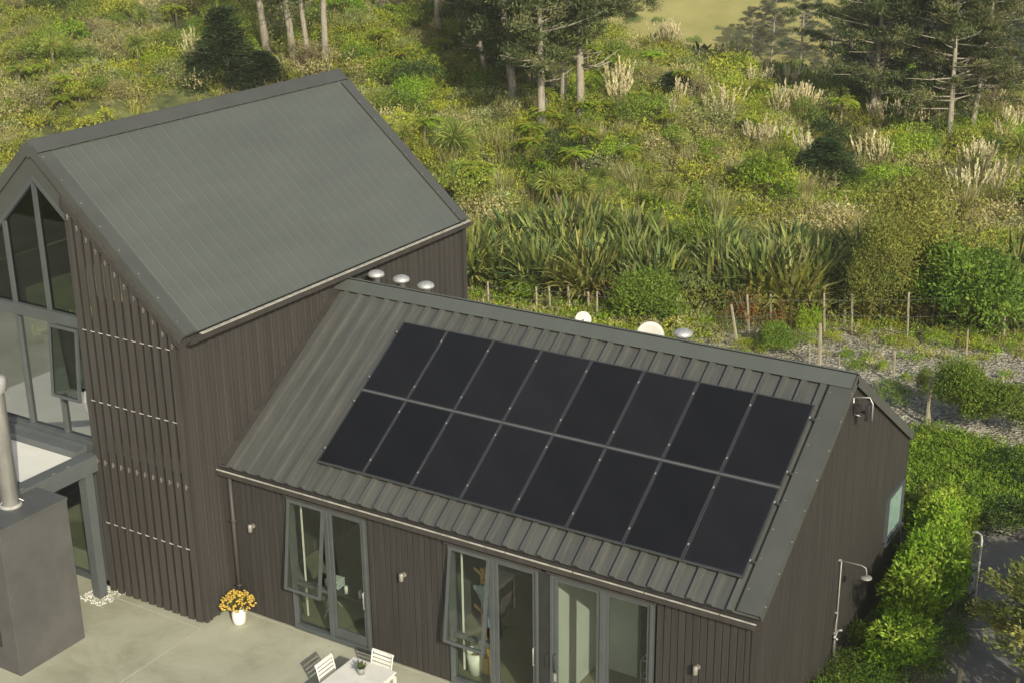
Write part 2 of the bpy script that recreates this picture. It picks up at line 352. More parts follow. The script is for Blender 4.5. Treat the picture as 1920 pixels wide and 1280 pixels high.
rp = np.array([0.0, W, R1])
mb.obox(rp-sl*.30+nl*.048, (L+.0, 0, 0), sl*.30, nl*.010); mb.obox(rp-sb*.30+nb*.048, (L+.0, 0, 0), sb*.30, nb*.010)
mb.tube([rp+[0, 0, .066], rp+[L, 0, .066]], .016, 6)
mb.build('ridge_cap', 'roof', roof_lo)
mb = MB()
b0 = np.array([L-.37, 0, H1])
mb.obox(b0+nl*.040, (.39, 0, 0), sl*(SLN-.31), nl*.012)
mb.obox(np.array([L+.0025, 0, H1])-nl*.13, (.02, 0, 0), sl*(SLN+.0), nl*.158)
mb.obox(np.array([L-.37, WR, H1])+nb*.030, (.39, 0, 0), sb*(4.6-.15), nb*.012)
mb.obox(np.array([L+.0025, WR, H1])-nb*.13, (.02, 0, 0), sb*4.77, nb*.158)
mb.build('barge_board', 'trim', roof_lo)
mb = MB()
for i in range(8):
    p = np.array([L+.0265, 0, H1])+sl*(.2+i*.6)+nl*.01; mb.lathe([(.001, 0), (.013, .0), (.013, .013), (.001, .014)], 6, p)
    p = b0+np.array([.05, 0, 0])+sl*(.4+i*.56)+nl*.052; mb.lathe([(.001, 0), (.011, .0), (.011, .008), (.001, .01)], 6, p)
mb.build('screw', 'clamp', roof_lo)
mb = MB(); mb.prism([(.02, -.14, 2.96), (.02, -.02, 2.96), (.02, -.02, 3.075), (.02, -.035, 3.075), (.02, -.035, 2.975), (.02, -.125, 2.975), (.02, -.125, 3.06), (.02, -.14, 3.06)], (L-.02, 0, 0))
gut = mb.build('gutter', 'clad2', low)
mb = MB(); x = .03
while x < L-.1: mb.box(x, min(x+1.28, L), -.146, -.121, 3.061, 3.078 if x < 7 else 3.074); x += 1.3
mb.build('gutter_lip', 'gutter', gut)  # pale strips carry the sunlit gutter edge in their colour
mb = MB(); mb.tube([(.3, -.08, 2.96), (.3, -.08, .03)], .042, 10)
for z in (.6, 2.0): mb.box(.24, .36, -.13, -.002, z, z+.03)
mb.build('downpipe', 'clad2', low, True)
MB().box(.03, .2, -.035, -.003, 0.02, 3.0).build('corner_board', 'clad2', low)
MB().box(L-.10, L+.0, -.02, -.002, .02, 3.02).build('corner_board', 'clad', low)

# doors and windows of the front wall
def pane(parent, x0, x1, z0, z1, y, mat='glass'):
    return MB().box(x0, x1, y, y+.008, z0, z1).build('pane', mat, parent)
def rect_frame(mb, x0, x1, z0, z1, y0, y1, t, tb=None, tt=None):
    tb = tb or t; tt = tt or t
    mb.box(x0, x0+t, y0, y1, z0, z1); mb.box(x1-t, x1, y0, y1, z0, z1)
    mb.box(x0+t, x1-t, y0, y1, z0, z0+tb); mb.box(x0+t, x1-t, y0, y1, z1-tt, z1)
def awning(x0, x1, z0, z1, deg, parent):
    s = MB(); h = z1-z0; rect_frame(s, 0, x1-x0, -h, 0, -.045, .0, .055)
    s_ = s.build('window_sash', 'frame', parent); s_.location = (x0, -.02, z1); s_.rotation_euler = (-R(deg), 0, 0)
    g = MB().box(.05, x1-x0-.05, -.028, -.02, -h+.05, -.05).build('pane', 'glass', s_)
    return s_
def unit(x0, x1, xm, kind, handle='R'):
    f = MB(); rect_frame(f, x0, x1, .04, 2.86, -.05, .12, .055, .10)
    f.box(xm-.05, xm+.05, -.04, .12, .14, 2.8)
    if kind == 'awning': f.box(x0+.055, xm-.05, -.0, .1, 1.0, 1.07)
    fr = bevel(f.build('window_frame', 'frame', low), .005, 1)
    tr = MB().box(x0-.06, x1+.06, -.075, -.0505, 2.862, 2.90).build('head_flashing', 'clad2', fr)
    if kind == 'awning':
        awning(x0+.035, xm-.01, 1.02, 2.82, 8, low)
        pane(fr, x0+.056, xm-.051, .141, .999, .04)
    return fr
A = unit(1.65, 3.47, 2.56, 'awning')
B = unit(5.28, 7.11, 6.17, 'awning')
Cc = unit(7.34, 9.25, 8.33, 'door')
MB().box(7.112, 7.338, -.03, .10, .03, 2.86).build('infill_panel', 'black', low)
def door_leaf(x0, x1, hx, mat='frame', lab=None):
    f = MB(); rect_frame(f, x0, x1, .145, 2.80, -.015, .03, .07, .20)
    d = bevel(f.build('glass_door', mat, low), .004, 1)
    MB().box(x0+.07, x1-.07, .004, .012, .34, 2.73).build('pane', 'glass', d)
    h = MB(); h.tube([(hx, -.016, .98), (hx, -.065, .98), (hx, -.065, 1.32), (hx, -.016, 1.32)], .012, 8); h.build('door_handle', 'clamp' if hx < 7.2 else 'black', d, True)
    return d
door_leaf(2.612, 3.413, 3.378); door_leaf(6.222, 7.052, 7.018); dl = door_leaf(7.397, 8.278, 7.43)
mb = MB(); mb.box(7.405, 7.452, -.03, -.0155, .78, .93); mb.tube([(7.43, -.03, .86), (7.43, -.06, .86)], .017, 8); mb.build('lock', 'clamp', dl)
mb = MB(); mb.box(7.26, 7.31, -.06, -.031, 1.0, 1.3); mb.build('door_stop', 'black', low)
f = MB(); rect_frame(f, 8.383, 9.19, .145, 2.80, -.015, .03, .055, .07); f.box(8.44, 9.135, -.01, .025, .9, .96)
fx = f.build('window_sash', 'frame', low); MB().box(8.438, 9.135, .004, .012, .215, 2.745).build('pane', 'glass', fx)
# pale roller blind edge inside windows
for xx in (1.80, 5.42): MB().box(xx, xx+.03, .16, .18, .25, 2.72).build('blind_track', 'white', low)
# gable window
f = MB(); y0, y1, z0, z1 = GWIN
for a, b, c, d in ((y0, y0+.05, z0, z1), (y1-.05, y1, z0, z1), (y0+.05, y1-.05, z0, z0+.05), (y0+.05, y1-.05, z1-.05, z1)): f.box(gx-.10, gx+.035, a, b, c, d)
gw = f.build('window_frame', 'frame', low); MB().box(gx-.02, gx-.012, y0+.05, y1-.05, z0+.05, z1-.05).build('pane', 'teal_glass', gw)
MB().box(gx+.001, gx+.06, y0-.06, y1+.06, z0-.05, z0-.022).build('sill', 'frame', gw)

# roof vents
for (x, y, z, g) in ((.44, 4.6, 5.72, 0), (1.09, 4.6, 5.71, 1), (1.71, 4.6, 5.67, 2), (7.51, 4.6, 5.66, 3)):
    lab = ['domed metal vent cowl on the rear roof closest to the tall wing wall', 'domed metal vent cowl, middle of the three beside the tall wing wall',
           'domed metal vent cowl, right one of the three behind the ridge', 'single domed metal vent cowl beside the large round dish'][g]
    zb = roof_z(y)-.02-z
    v = thing('roof_vent', lab, 'vent', (x, y, z), 0, 'vent cowls on the low roof')
    MB().lathe([(.085, zb-.05), (.085, -.07), (.12, -.06), (.12, -.03)], 16).build('vent_pipe', 'vent', v, True)
    MB().lathe([(.145, -.035), (.175, -.02), (.185, .01), (.165, .05), (.12, .08), (.06, .10), (.005, .105)], 20).build('vent_hood', 'vent', v, True)
    MB().lathe([(.16, zb-.04), (.16, zb+.06), (.10, zb+.10)], 14).build('flashing_collar', 'roof_low', v, True)
# satellite dishes
def dish(x, y, z, r, lab, col, tilt, rz, mesh):
    zb = roof_z(y)-z
    d = thing('satellite_dish', lab, 'satellite dish', (x, y, z), 0)
    mb = MB(); prof = [(0.001, -.05*r/.3), (r*.4, -.042*r/.3), (r*.75, -.02*r/.3), (r, 0), (r, .012), (r*.74, -.008*r/.3), (.001, -.035*r/.3)]
    mb.lathe(prof, 32)
    o = mb.build('reflector', col, d, True); o.rotation_euler = (R(tilt), 0, R(rz))
    m2 = MB(); m2.tube([(0, .06, zb-.05), (0, .06, -.0)], .022, 8); m2.tube([(0, .06, -.02), (0, .0, -.03)], .018, 8); m2.build('mast', 'vent', d)
    m3 = MB(); m3.tube([(0, 0, -.04), (0, 0, r*1.1)], .008, 6); m3.lathe([(.001, r*1.1), (.025, r*1.1), (.025, r*1.1+.06), (.001, r*1.1+.06)], 8)
    a = m3.build('feed_arm', 'vent', d); a.rotation_euler = (R(tilt), 0, R(rz))
    return d
M['dish_mesh'] = noise_mat('perforated_white_mesh', (.42, .42, .36), (.72, .71, .64), (1, 1, 1), 55., .6, lo=.42, hi=.58)
M['dish'] = noise_mat('off_white_dish', (.50, .49, .43), (.56, .55, .49), (1, 1, 1), 3., .6)
dish(5.43, 4.55, 5.60, .16, 'small white mesh dish poking above the middle of the ridge', 'dish_mesh', 70, 40, True)
dish(6.83, 4.62, 5.50, .27, 'large plain off-white round dish peeking over the ridge', 'dish', 75, 35, False)

# wall lamps
M['lamp_metal'] = noise_mat('satin_lamp_metal', (.30, .28, .24), (.42, .40, .35), (1, 1, 1), 5., .35, metal=.5)
for i, (x, z, lab) in enumerate(((.74, 1.98, 'small cylindrical wall lamp between the downpipe and the first window'), (4.3, 1.94, 'small cylindrical wall lamp on cladding between the two glazed openings'),
                            (10.04, 1.92, 'small cylindrical wall lamp near the right corner of front wall'))):
    a = thing('wall_lamp', lab, 'wall lamp', (x, 0, z), 0, 'metal wall lamps on the front wall')
    MB().lathe([(.001, -.075), (.038, -.075), (.042, -.07), (.042, .07), (.038, .075), (.001, .075)], 16, (0, -.10, 0)).build('lamp_body', 'lamp_metal', a, True)
    mb = MB(); mb.box(-.02, .02, -.062, -.01, -.02, .02); mb.build('bracket', 'lamp_metal', a)
    mb = MB(); mb.tube([(0, -.012, .01), (0, -.001, .01)], .045, 14); mb.build('wall_plate', 'lamp_metal', a)

# flood light on the gable
fl = thing('flood_light', 'black twin flood light in a bent metal bracket under the gable apex', 'flood light', (L-.05, 4.35, 5.0))
mb = MB(); mb.tube([(0, -.27, .30), (.27, -.25, .34), (.33, -.25, .24), (.335, -.25, -.07)], .013, 8)
mb.tube([(.0, -.27, .30), (.0, -.25, .0), (.05, -.25, -.02), (.17, -.25, -.03)], .013, 8)
mb.build('bracket', 'vent', fl, True)
mb = MB(); mb.box(.235, .30, -.36, -.20, -.06, .22); mb.box(.17, .235, -.30, -.26, .04, .10); bevel(mb.build('lamp_head', 'black', fl), .01)
mb = MB(); mb.box(.03, .12, -.33, -.17, .02, .16); mb.tube([(.0, -.25, .09), (.03, -.25, .09)], .02, 8); bevel(mb.build('lamp_head', 'black', fl), .01)
mb = MB(); mb.box(.001, .018, -.33, -.17, .0, .2); mb.tube([(.09, -.25, .05), (.27, -.25, .03)], .010, 6); mb.build('wall_plate', 'black', fl)

# outdoor shower
sh = thing('outdoor_shower', 'outdoor shower with long curved pipe and round head on gable wall', 'shower', (L-.05, 3.95, 0))
mb = MB(); mb.tube([(.05, 0, 0.0), (.05, 0, 2.22)], .012, 8)
mb.tube([(.05, 0, 2.22), (.42, .01, 2.22), (.49, .01, 2.19), (.51, .01, 2.12), (.51, .01, 2.03)], .012, 8)
mb.tube([(.05, -.06, 0.0), (.05, -.06, .62), (.05, 0, .72)], .009, 8)
mb.tube([(.06, .0, 1.15), (.06, -.07, 1.0), (.06, -.09, .85), (.06, -.05, .72)], .009, 8)
M['dull'] = noise_mat('dull_shower_metal', (.26, .25, .22), (.36, .35, .31), (1, 1, 1), 4., .5, metal=.3)
mb.build('pipe', 'dull', sh, True)
MB().lathe([(.001, 1.995), (.10, 1.995), (.105, 2.0), (.10, 2.015), (.03, 2.03), (.001, 2.03)], 22, (.51, .01, 0)).build('shower_head', 'dull', sh, True)
mb = MB(); mb.tube([(.05, -.09, .68), (.05, .10, .74)], .022, 10); mb.tube([(.05, .09, .74), (.13, .12, .76)], .02, 10); mb.tube([(.05, -.07, .68), (.12, -.08, .66)], .02, 10); mb.tube([(.0, 0, .72), (.05, 0, .72)], .03, 10)
mb.build('tap', 'clamp', sh, True)
mb = MB(); mb.tube([(.0, 0, 2.22), (.05, 0, 2.22)], .025, 8); mb.tube([(.0, 0, 1.15), (.06, 0, 1.15)], .02, 8); mb.build('wall_clip', 'clamp', sh)

# ------------------------------------------------------------------ solar panels
PX, PS, PW, PL = 2.094, .531, 1.06, 1.7238
c0 = np.array([0, 0, H1])
names_c = ['first', 'second', 'third', 'fourth', 'fifth', 'sixth', 'seventh', 'eighth']
RM = Matrix([[1, 0, 0], [0, sl[1], nl[1]], [0, sl[2], nl[2]]]).to_euler()
fw_, fl_ = PW-.016, PL-.03
fm = MB(); fm.box(.008, .008+.022, .015, .015+fl_, -.03, .004); fm.box(.008+fw_-.022, .008+fw_, .015, .015+fl_, -.03, .004)
fm.box(.03, .008+fw_-.022, .015, .037, -.03, .004); fm.box(.03, .008+fw_-.022, .015+fl_-.022, .015+fl_, -.03, .004)
cm = MB(); cm.box(.0305, .008+fw_-.0225, .0375, .015+fl_-.0225, -.012, 0.)
frame_o = fm.build('panel_frame', 'solar_frame'); cell_o = cm.build('cell_sheet', 'cells')
frame_me, cell_me = frame_o.data, cell_o.data
bpy.data.objects.remove(frame_o); bpy.data.objects.remove(cell_o)
for j in range(2):
    for i in range(8):
        p = c0+np.array([PX+i*PW, 0, 0])+sl*(PS+j*PL)+nl*.12
        row = 'upper' if j else 'lower'
        end = {0: ', the one at its left end', 7: ', the one at its right end'}.get(i, f', {names_c[i]} from the left')
        o = thing('solar_panel', f'black solar panel in the {row} row on low roof{end}', 'solar panel', tuple(p), 0, 'black solar panels on the low roof')
        o.rotation_euler = RM
        a = bpy.data.objects.new('panel_frame', frame_me); COL.objects.link(a); a.parent = o
        b = bpy.data.objects.new('cell_sheet', cell_me); COL.objects.link(b); b.parent = o
        mbc = MB()
        for q in (.30, 1.42):
            mbc.box(PW-.012, PW+.012, q, q+.035, .0045, .010)
            if i == 0: mbc.box(-.012, .012, q, q+.035, .0045, .010)
        mbc.build('clamp', 'clamp', o)
rl = 0
for j in range(2):
    for q in (.325, 1.445):
        p = c0+np.array([PX-.06, 0, 0])+sl*(PS+j*PL+q-.02)+nl*.034
        mb = MB(); mb.obox((0, 0, 0), (PW*8+.14, 0, 0), sl*.04, nl*.054)
        lab = ['bottom', 'second from the bottom', 'third from the bottom', 'top'][rl]; rl += 1
        o = mb.build('mounting_rail', 'solar_frame'); o.location = p
        tag(o, f'metal mounting rail under the solar panels, {lab}, its end showing', 'rail', 'rails under the solar panels')
mb = MB(); mb.obox((0, 0, 0), (PW*8, 0, 0), sl*.012, nl*.034)
o = mb.build('edge_trim', 'trim'); o.location = c0+np.array([PX, 0, 0])+sl*(PS-.0)+nl*.088; tag(o, 'thin grey edge trim along the bottom of the solar array', 'trim')
mb = MB(); mb.obox((0, 0, 0), (PW*8-.02, 0, 0), sl*.018, nl*.01)
o = mb.build('middle_trim', 'clamp'); o.data.materials[0] = noise_mat('grey_mid_trim', (.12, .125, .12), (.16, .165, .16)); o.location = c0+np.array([PX+.01, 0, 0])+sl*(PS+PL-.009)+nl*.112
tag(o, 'long grey strip between the upper and lower rows of solar panels', 'trim')

# ------------------------------------------------------------------ tall house
H2, R2, W2, DF, DB, OV = 5.97, 9.146, 3.422, -.73, 8.577, .145
tall = thing('tall_house', 'tall steep-roofed dark house wing with a glazed gable and fin screen', 'house')
XL = -2*W2-OV
su = np.array([-(W2+OV), 0, R2-H2]); SU = np.linalg.norm(su); su /= SU; nu = np.array([-su[2]*-1, 0, -su[0]])   # up the right slope, normal
sv = np.array([(W2+OV), 0, R2-H2]); sv /= np.linalg.norm(sv); nv = np.array([-sv[2], 0, sv[0]])
LEN = DB-DF
mb = MB()
eR = np.array([OV, DF+.02, H2]); eL = np.array([XL, DF+.02, H2])
mb.obox(eR-nu*.07, (0, LEN-.04, 0), su*SU, nu*.05); mb.obox(eL-nv*.07, (0, LEN-.04, 0), sv*SU, nv*.05)
rt_ = mb.build('roof', 'roof', tall)
mb = MB(); k = 0; y = .36
while y < LEN-.35:
    o = eR-nu*.0201+np.array([0, y, 0])
    mb.prism([o, o+np.array([0, .06, 0]), o+np.array([0, .05, 0])+nu*.004, o+np.array([0, .012, 0])+nu*.004], su*(SU-.04))
    for q in (): p = o+np.array([0, q, 0]); mb.prism([p, p+np.array([0, .03, 0]), p+np.array([0, .015, 0])+nu*.0025], su*(SU-.04))
    mb.obox(o+su*(SU-.305), (0, .06, 0), su*.05, nu*.034)
    o = eL-nv*.0201+np.array([0, y, 0]); mb.prism([o, o+np.array([0, .07, 0]), o+np.array([0, .052, 0])+nv*.032, o+np.array([0, .018, 0])+nv*.032], sv*(SU-.04))
    y += .305
mb.build('roof_rib', 'roof', rt_)
rp = np.array([-W2, DF+.01, R2])
mb = MB(); mb.obox(rp-su*.30+nu*.016, (0, LEN-.02, 0), su*.30, nu*.01); mb.obox(rp-sv*.34+nv*.018, (0, LEN-.02, 0), sv*.34, nv*.01)
mb.tube([rp+[0, 0, .022], rp+[0, LEN-.02, .022]], .014, 6); mb.build('ridge_cap', 'trim', rt_)
mb = MB()
for y_ in (DF, DB-.30):
    MB().obox(np.array([OV, y_, H2])+nu*.014, (0, .30, 0), su*(SU-.345), nu*.01).build('verge_flashing', 'trim', rt_)
    MB().obox(np.array([XL, y_, H2])+nv*.014, (0, .30, 0), sv*(SU-.345), nv*.01).build('verge_flashing', 'trim', rt_)
for y_ in (DF-.018, DB+.001):
    for a_, b_, c_ in ((OV, su, nu), (XL, sv, nv)): MB().obox(np.array([a_, y_, H2])-c_*.16, (0, .016, 0), b_*(SU+.003), c_*.184).build('barge_board', 'trim', rt_)
MB().prism([(-W2-.10, DF-.019, R2-.24), (-W2, DF-.019, R2-.30), (-W2+.10, DF-.019, R2-.24), (-W2+.10, DF-.019, R2-.06), (-W2, DF-.019, R2+.03), (-W2-.10, DF-.019, R2-.06)], (0, .3, 0)).build('apex_cap', 'trim', rt_)
mb = MB()
for i in range(8):
    for y_ in (DF+.06, DB-.25):
        p = np.array([OV, y_, H2])+su*(.3+i*.58)+nu*.026; mb.lathe([(.001, 0), (.014, .0), (.014, .009), (.001, .01)], 6, p)
mb.build('screw', 'clamp', rt_)
# gutter
mb = MB(); mb.prism([(OV+.0, 0, H2-.15), (OV+.12, 0, H2-.15), (OV+.12, 0, H2-.04), (OV+.105, 0, H2-.04), (OV+.105, 0, H2-.135), (OV, 0, H2-.135)], (0, LEN-.04, 0))
for v_ in range(len(mb.v)): mb.v[v_] = (mb.v[v_][0], mb.v[v_][1]+DF+.02, mb.v[v_][2])
g2 = mb.build('gutter', 'clad2', tall)
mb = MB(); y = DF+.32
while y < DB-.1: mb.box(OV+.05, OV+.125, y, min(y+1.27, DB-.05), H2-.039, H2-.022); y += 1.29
mb.build('gutter_lip', 'gutter', g2)  # sunlit edge of the tall gutter, put into the pale colour
mb = MB(); mb.box(.0305, .11, 8.42, 8.56, .02, H2-.16); mb.build('downpipe', 'clad2', tall)
# side wall with vertical ribs
mb = MB(); mb.box(-.12, 0, DF+.05, DB-.03, .02, H2-.05)
y = DF+.08
while y < DB-.12:
    mb.prism([(0, y, .02), (0, y+.07, .02), (.038, y+.058, .02), (.038, y+.012, .02)], (0, 0, H2-.10))
    if y+.14 < DB-.12: mb.prism([(0, y+.13, .02), (0, y+.15, .02), (.012, y+.14, .02)], (0, 0, H2-.10))
    y += .205
mb.build('side_wall', 'clad2', tall)
MB().box(XL+.14, XL+.26, DF+.05, 1.4, .02, H2-.05).build('side_wall', 'clad2', tall)
mb = MB(); mb.box(XL+.14, XL+.26, 1.401, 6.5, .02, 3.9); mb.box(XL+.14, XL+.26, 1.401, 6.5, 5.2, H2-.05); mb.box(XL+.14, XL+.26, 6.501, DB-.03, .02, H2-.05); mb.build('side_wall', 'clad2', tall)
MB().prism([(XL+.14, DB-.15, .02), (0, DB-.15, .02), (0, DB-.15, H2-.1), (-W2, DB-.15, R2-.15), (XL+.14, DB-.15, H2-.1)], (0, .1, 0)).build('rear_wall', 'clad2', tall)
MB().box(XL+.27, -.13, .1, DB-.16, .0, .05).build('floor', 'timber_floor', tall)
mb = MB(); mb.box(XL+.27, -.13, -.5, DB-.16, 3.0, 3.25); mb.build('upper_floor', 'pale_floor', tall)
mb = MB(); mb.box(-6.6, -2.9, 1.6, 1.75, 3.26, 4.1); mb.build('balustrade', 'plaster', tall)
MB().box(-6.6, -2.9, 1.55, 1.8, 4.101, 4.16).build('handrail', 'black', tall)
mb = MB(); mb.box(-6.9, -.14, 4.4, 4.5, 3.26, 5.6); mb.build('partition', 'pale_floor', tall)
mb = MB(); mb.box(-6.9, -.14, 3.4, 8.3, 5.62, 5.72); mb.build('loft_floor', 'dark_wall', tall)
mb = MB(); mb.box(-5.9, -4.7, 3.45, 4.35, 5.73, 6.5); mb.box(-3.9, -2.9, 3.45, 4.35, 5.73, 6.7); mb.build('painted_reflection', 'teal', tall)  # added boxes imitating teal shapes reflected in the gable glass
mb = MB(); mb.prism([(-4.7, 3.39, 5.0), (-2.3, 3.39, 5.0), (-2.3, 3.39, 5.6), (-4.7, 3.39, 5.6)], (0, .02, 0)); mb.build('painted_reflection', 'teal', tall)  # added teal sheet, another imitated reflection
mb = MB(); mb.box(-2.6, -2.5, -.6, 3.3, 3.26, 5.6); mb.build('partition', 'dark_wall', tall)

# glazed gable front
YF = DF+.03
def rz_(x): return R2-(R2-H2)/(W2+OV)*abs(x+W2)
GAP = .50   # vertical depth of the cladding under the roof edge
def face_quad(mb, pts, y, t): mb.prism([(a, y, b) for a, b in pts], (0, t, 0))
mb = MB()
XG = -2.62; XG2 = -2*W2-XG
gz = lambda x: rz_(x)-.64
face_quad(mb, [(-W2, gz(-W2)), (-W2, rz_(-W2)-.05), (OV-.05, rz_(OV-.05)-.05), (0.0, rz_(0)-.2), (XG+.06, gz(XG+.06))], YF, .1)
face_quad(mb, [(-W2, gz(-W2)), (-W2, rz_(-W2)-.05), (XL+.05, rz_(XL+.05)-.05), (XL+.25, rz_(XL+.25)-.64)], YF, .1)
mb.build('gable_face', 'trim', tall)
f = MB(); yA, yB = YF-.02, YF+.12; t = .075
# sloping frame members
f.prism([(-W2, yA, gz(-W2)), (-W2, yA, gz(-W2)-t*1.4), (XG, yA, gz(XG)-t*1.4), (XG, yA, gz(XG))], (0, yB-yA, 0))
f.prism([(-W2, yA, gz(-W2)), (-W2, yA, gz(-W2)-t*1.4), (XG2-3, yA, gz(XG2-3)-t*1.4), (XG2-3, yA, gz(XG2-3))], (0, yB-yA, 0))
for x, z0, z1 in ((-3.46, 5.85, gz(-3.46)-.1), (-4.44, 5.85, gz(-4.44)-.1), (-5.4, 5.85, gz(-5.4)-.1), (XG-.03, 3.28, gz(XG-.03)-.1), (-4.43, 3.28, 5.62), (-5.4, 3.28, 5.62), (-3.42, 3.28, 4.1), (-6.3, 3.28, 5.62)):
    f.box(x-.035, x+.035, yA+.005, yB-.005, z0, z1)
f.box(-6.85, XG+.005, yA-.02, yB, 5.62, 5.85); f.box(-6.85, XG+.005, yA-.02, yB, 3.18, 3.28)
f.box(XG+.006, XG+.07, yA-.01, yB, .03, gz(XG)-.05)
gf = f.build('glazing_frame', 'frame', tall)
g = MB(); g.prism([(-W2, YF+.05, gz(-W2)-.1), (XG-.06, YF+.05, gz(XG-.06)-.1), (XG-.06, YF+.05, 5.84), (-6.2, YF+.05, 5.84), (-6.2, YF+.05, gz(-6.2)-.1)], (0, .008, 0)); g.build('pane', 'glass_tint', gf)
MB().box(-6.85, XG-.06, YF+.05, YF+.058, 3.29, 5.61).build('pane', 'glass_refl', gf)
s = MB(); h = 1.47; wv = .80; rect_frame(s, 0, wv, -h, 0, -.05, 0, .06); ws = s.build('window_sash', 'frame', tall); ws.location = (-3.47, yA-.005, 5.6); ws.rotation_euler = (-R(5), 0, 0)
MB().box(.06, wv-.06, -.03, -.02, -h+.06, -.06).build('pane', 'glass_tint', ws)
mb = MB(); mb.tube([(-2.66, yA-.03, 4.35), (-2.62, yA-.10, 4.15), (-2.64, yA-.05, 3.95)], .02, 8); mb.build('window_stay', 'clamp', tall)
# ground floor glazing
f = MB()
for x in (-6.8, -5.4, -4.0, -3.1, -2.75): f.box(x-.04, x+.04, YF+.0, YF+.1, .03, 3.0)
f.box(-6.85, XG, YF-.0, YF+.1, .0, .03+.10); f.box(-6.85, XG+.005, YF-.02, YF+.13, 3.0, 3.179)
f2 = f.build('glazing_frame', 'frame', tall); MB().box(-6.8, XG-.02, YF+.05, YF+.058, .14, 2.99).build('pane', 'glass', f2)

# fin screen
fs = MB(); NF = 12; x0f = -2.52; stp = 2.36/11.0
for i in range(NF):
    a = R(10); c, s_ = math.cos(a), math.sin(a); xx = x0f+i*stp
    top = rz_(xx+.1)-.26
    f = MB(); wd = .135
    o = np.array([xx-.02, DF-.10, .03])
    f.prism([o+[0, 0, 0], o+[wd*c, wd*s_, 0], o+[wd*c-.042*s_, wd*s_+.042*c, 0], o+[-.042*s_, .042*c, 0]], (0, 0, 1))
    for j in range(4, 8):
        v = f.v[j]; f.v[j] = (v[0], v[1], rz_(v[0])-.24)
    f.build('louvre_fin', 'fin', tall)
M['rod'] = noise_mat('bright_steel_rod', (.5, .5, .46), (.62, .62, .58))
for z in (5.69, 4.25, 1.62):
    for i in range(NF-1):
        xx = x0f+i*stp+.135; rod = MB(); rod.tube([(xx-.02, DF-.108, z+.004), (xx, DF-.12, z), (xx+.085, DF-.118, z)], .0078, 6); rod.build('fin_rod', 'rod', tall)
M['bracket'] = noise_mat('dull_grey_bracket', (.13, .125, .11), (.2, .19, .17))
for i in range(NF):
    xx = x0f+i*stp+.06
    for z in (rz_(xx)-.42, 2.95): 
        br = MB(); br.box(xx, xx+.008, DF-.122, DF-.108+.02, z-.05, z+.05); br.box(xx, xx+.05, DF-.118, DF-.085, z, z+.009); br.build('fin_bracket', 'bracket', tall)
mb = MB(); mb.prism([(XG+.0, DF-.016, rz_(XG)-.19), (OV-.08, DF-.016, rz_(OV-.08)-.19), (OV-.08, DF-.016, rz_(OV-.08)-.30), (XG, DF-.016, rz_(XG)-.34)], (0, -.09, 0)); mb.build('fin_head', 'fin', tall)
MB().box(-.17, .04, DF-.03, DF+.048, .02, H2-.16).build('corner_board', 'clad2', tall)
MB().box(XG+.08, -.18, DF+.30, DF+.36, .02, 6.2).build('gap_shade_sheet', 'black', tall)  # black sheet added to paint the shade in the gaps between fins

# ------------------------------------------------------------------ pergola
M['steelwork'] = noise_mat('slate_painted_steelwork', (.088, .098, .098), (.105, .115, .114), (1, 1, 1), 1.5, .5)
pg = thing('pergola', 'slate grey steel pergola with a cream canopy attached to the glazed gable', 'pergola', (-2.6, -1.05, 0))
MB().box(-.10, .10, -.10, .10, .0, 2.72).build('post', 'steelwork', pg)
MB().box(-4.6, -4.4, -.10, .10, .0, 2.72).build('post', 'steelwork', pg)
mb = MB(); mb.box(-.12, .12, -6.0, .27, 2.721, 3.06); mb.box(-.25, -.121, -6.0, .27, 2.95, 3.03); bevel(mb.build('beam', 'steelwork', pg), .006)
mb = MB(); mb.box(-4.6, -.251, .05, .27, 2.80, 3.10); mb.box(-4.6, -.26, .27, .33, 3.0, 3.18); mb.build('beam', 'steelwork', pg)
MB().box(-4.5, -.252, -6.0, .045, 2.93, 2.955).build('canopy_sheet', 'canopy', pg)
MB().box(-4.5, -.255, -6.0, .03, 2.66, 2.70).build('soffit', 'black', pg)
mb = MB(); 
for q in (-.4, -.75, -1.5, -2.2): mb.box(.06, .075, q-.09, q, 3.0605, 3.066)
mb.build('rivet_strip', 'clamp', pg)
st = MB(); srng = random.Random(3)
for i in range(300):
    a, b = srng.uniform(-.34, .38), srng.uniform(-.34, .34)
    if abs(a) < .12 and abs(b) < .12: continue
    r = srng.uniform(.009, .02); st.lathe([(.001, -.4*r), (r*.8, -.2*r), (r, .2*r), (r*.5, .7*r), (.001, .8*r)], 5, (-2.58+a, -1.05+b, .008+srng.uniform(0, .015)))
tag(st.build('pebbles', 'white'), 'small white pebbles packed around the foot of the pergola post', 'pebbles', kind='stuff')

# ------------------------------------------------------------------ outdoor fireplace
FLC = (-.62, .78, 0)
fp = thing('outdoor_fireplace', 'brown rendered outdoor fireplace block with tall stainless flue', 'fireplace', (-1.65, -3.86, 0))
mb = MB(); mb.box(-1.9, 0, 0, 1.53, .004, 2.95); bevel(mb.build('body', 'block', fp), .01)
mb = MB(); mb.box(-1.9, .012, -.012, 1.54, 2.9501, 3.0); mb.build('cap', 'cap', fp)
mb = MB(); mb.lathe([(.17, 3.0), (.17, 5.22), (.23, 5.26), (.235, 5.47), (.20, 5.52), (.001, 5.55)], 28, FLC); 
mb.build('flue', 'steel', fp, True)
mb = MB(); mb.lathe([(.20, 3.002), (.20, 3.03), (.172, 3.05)], 28, FLC)
for a in (30, 150, 270): mb.tube([(FLC[0]+.17*math.cos(R(a)), FLC[1]+.17*math.sin(R(a)), 3.14), (FLC[0]+.25*math.cos(R(a)), FLC[1]+.25*math.sin(R(a)), 3.10)], .008, 6)
mb.build('flue_collar', 'steel', fp)
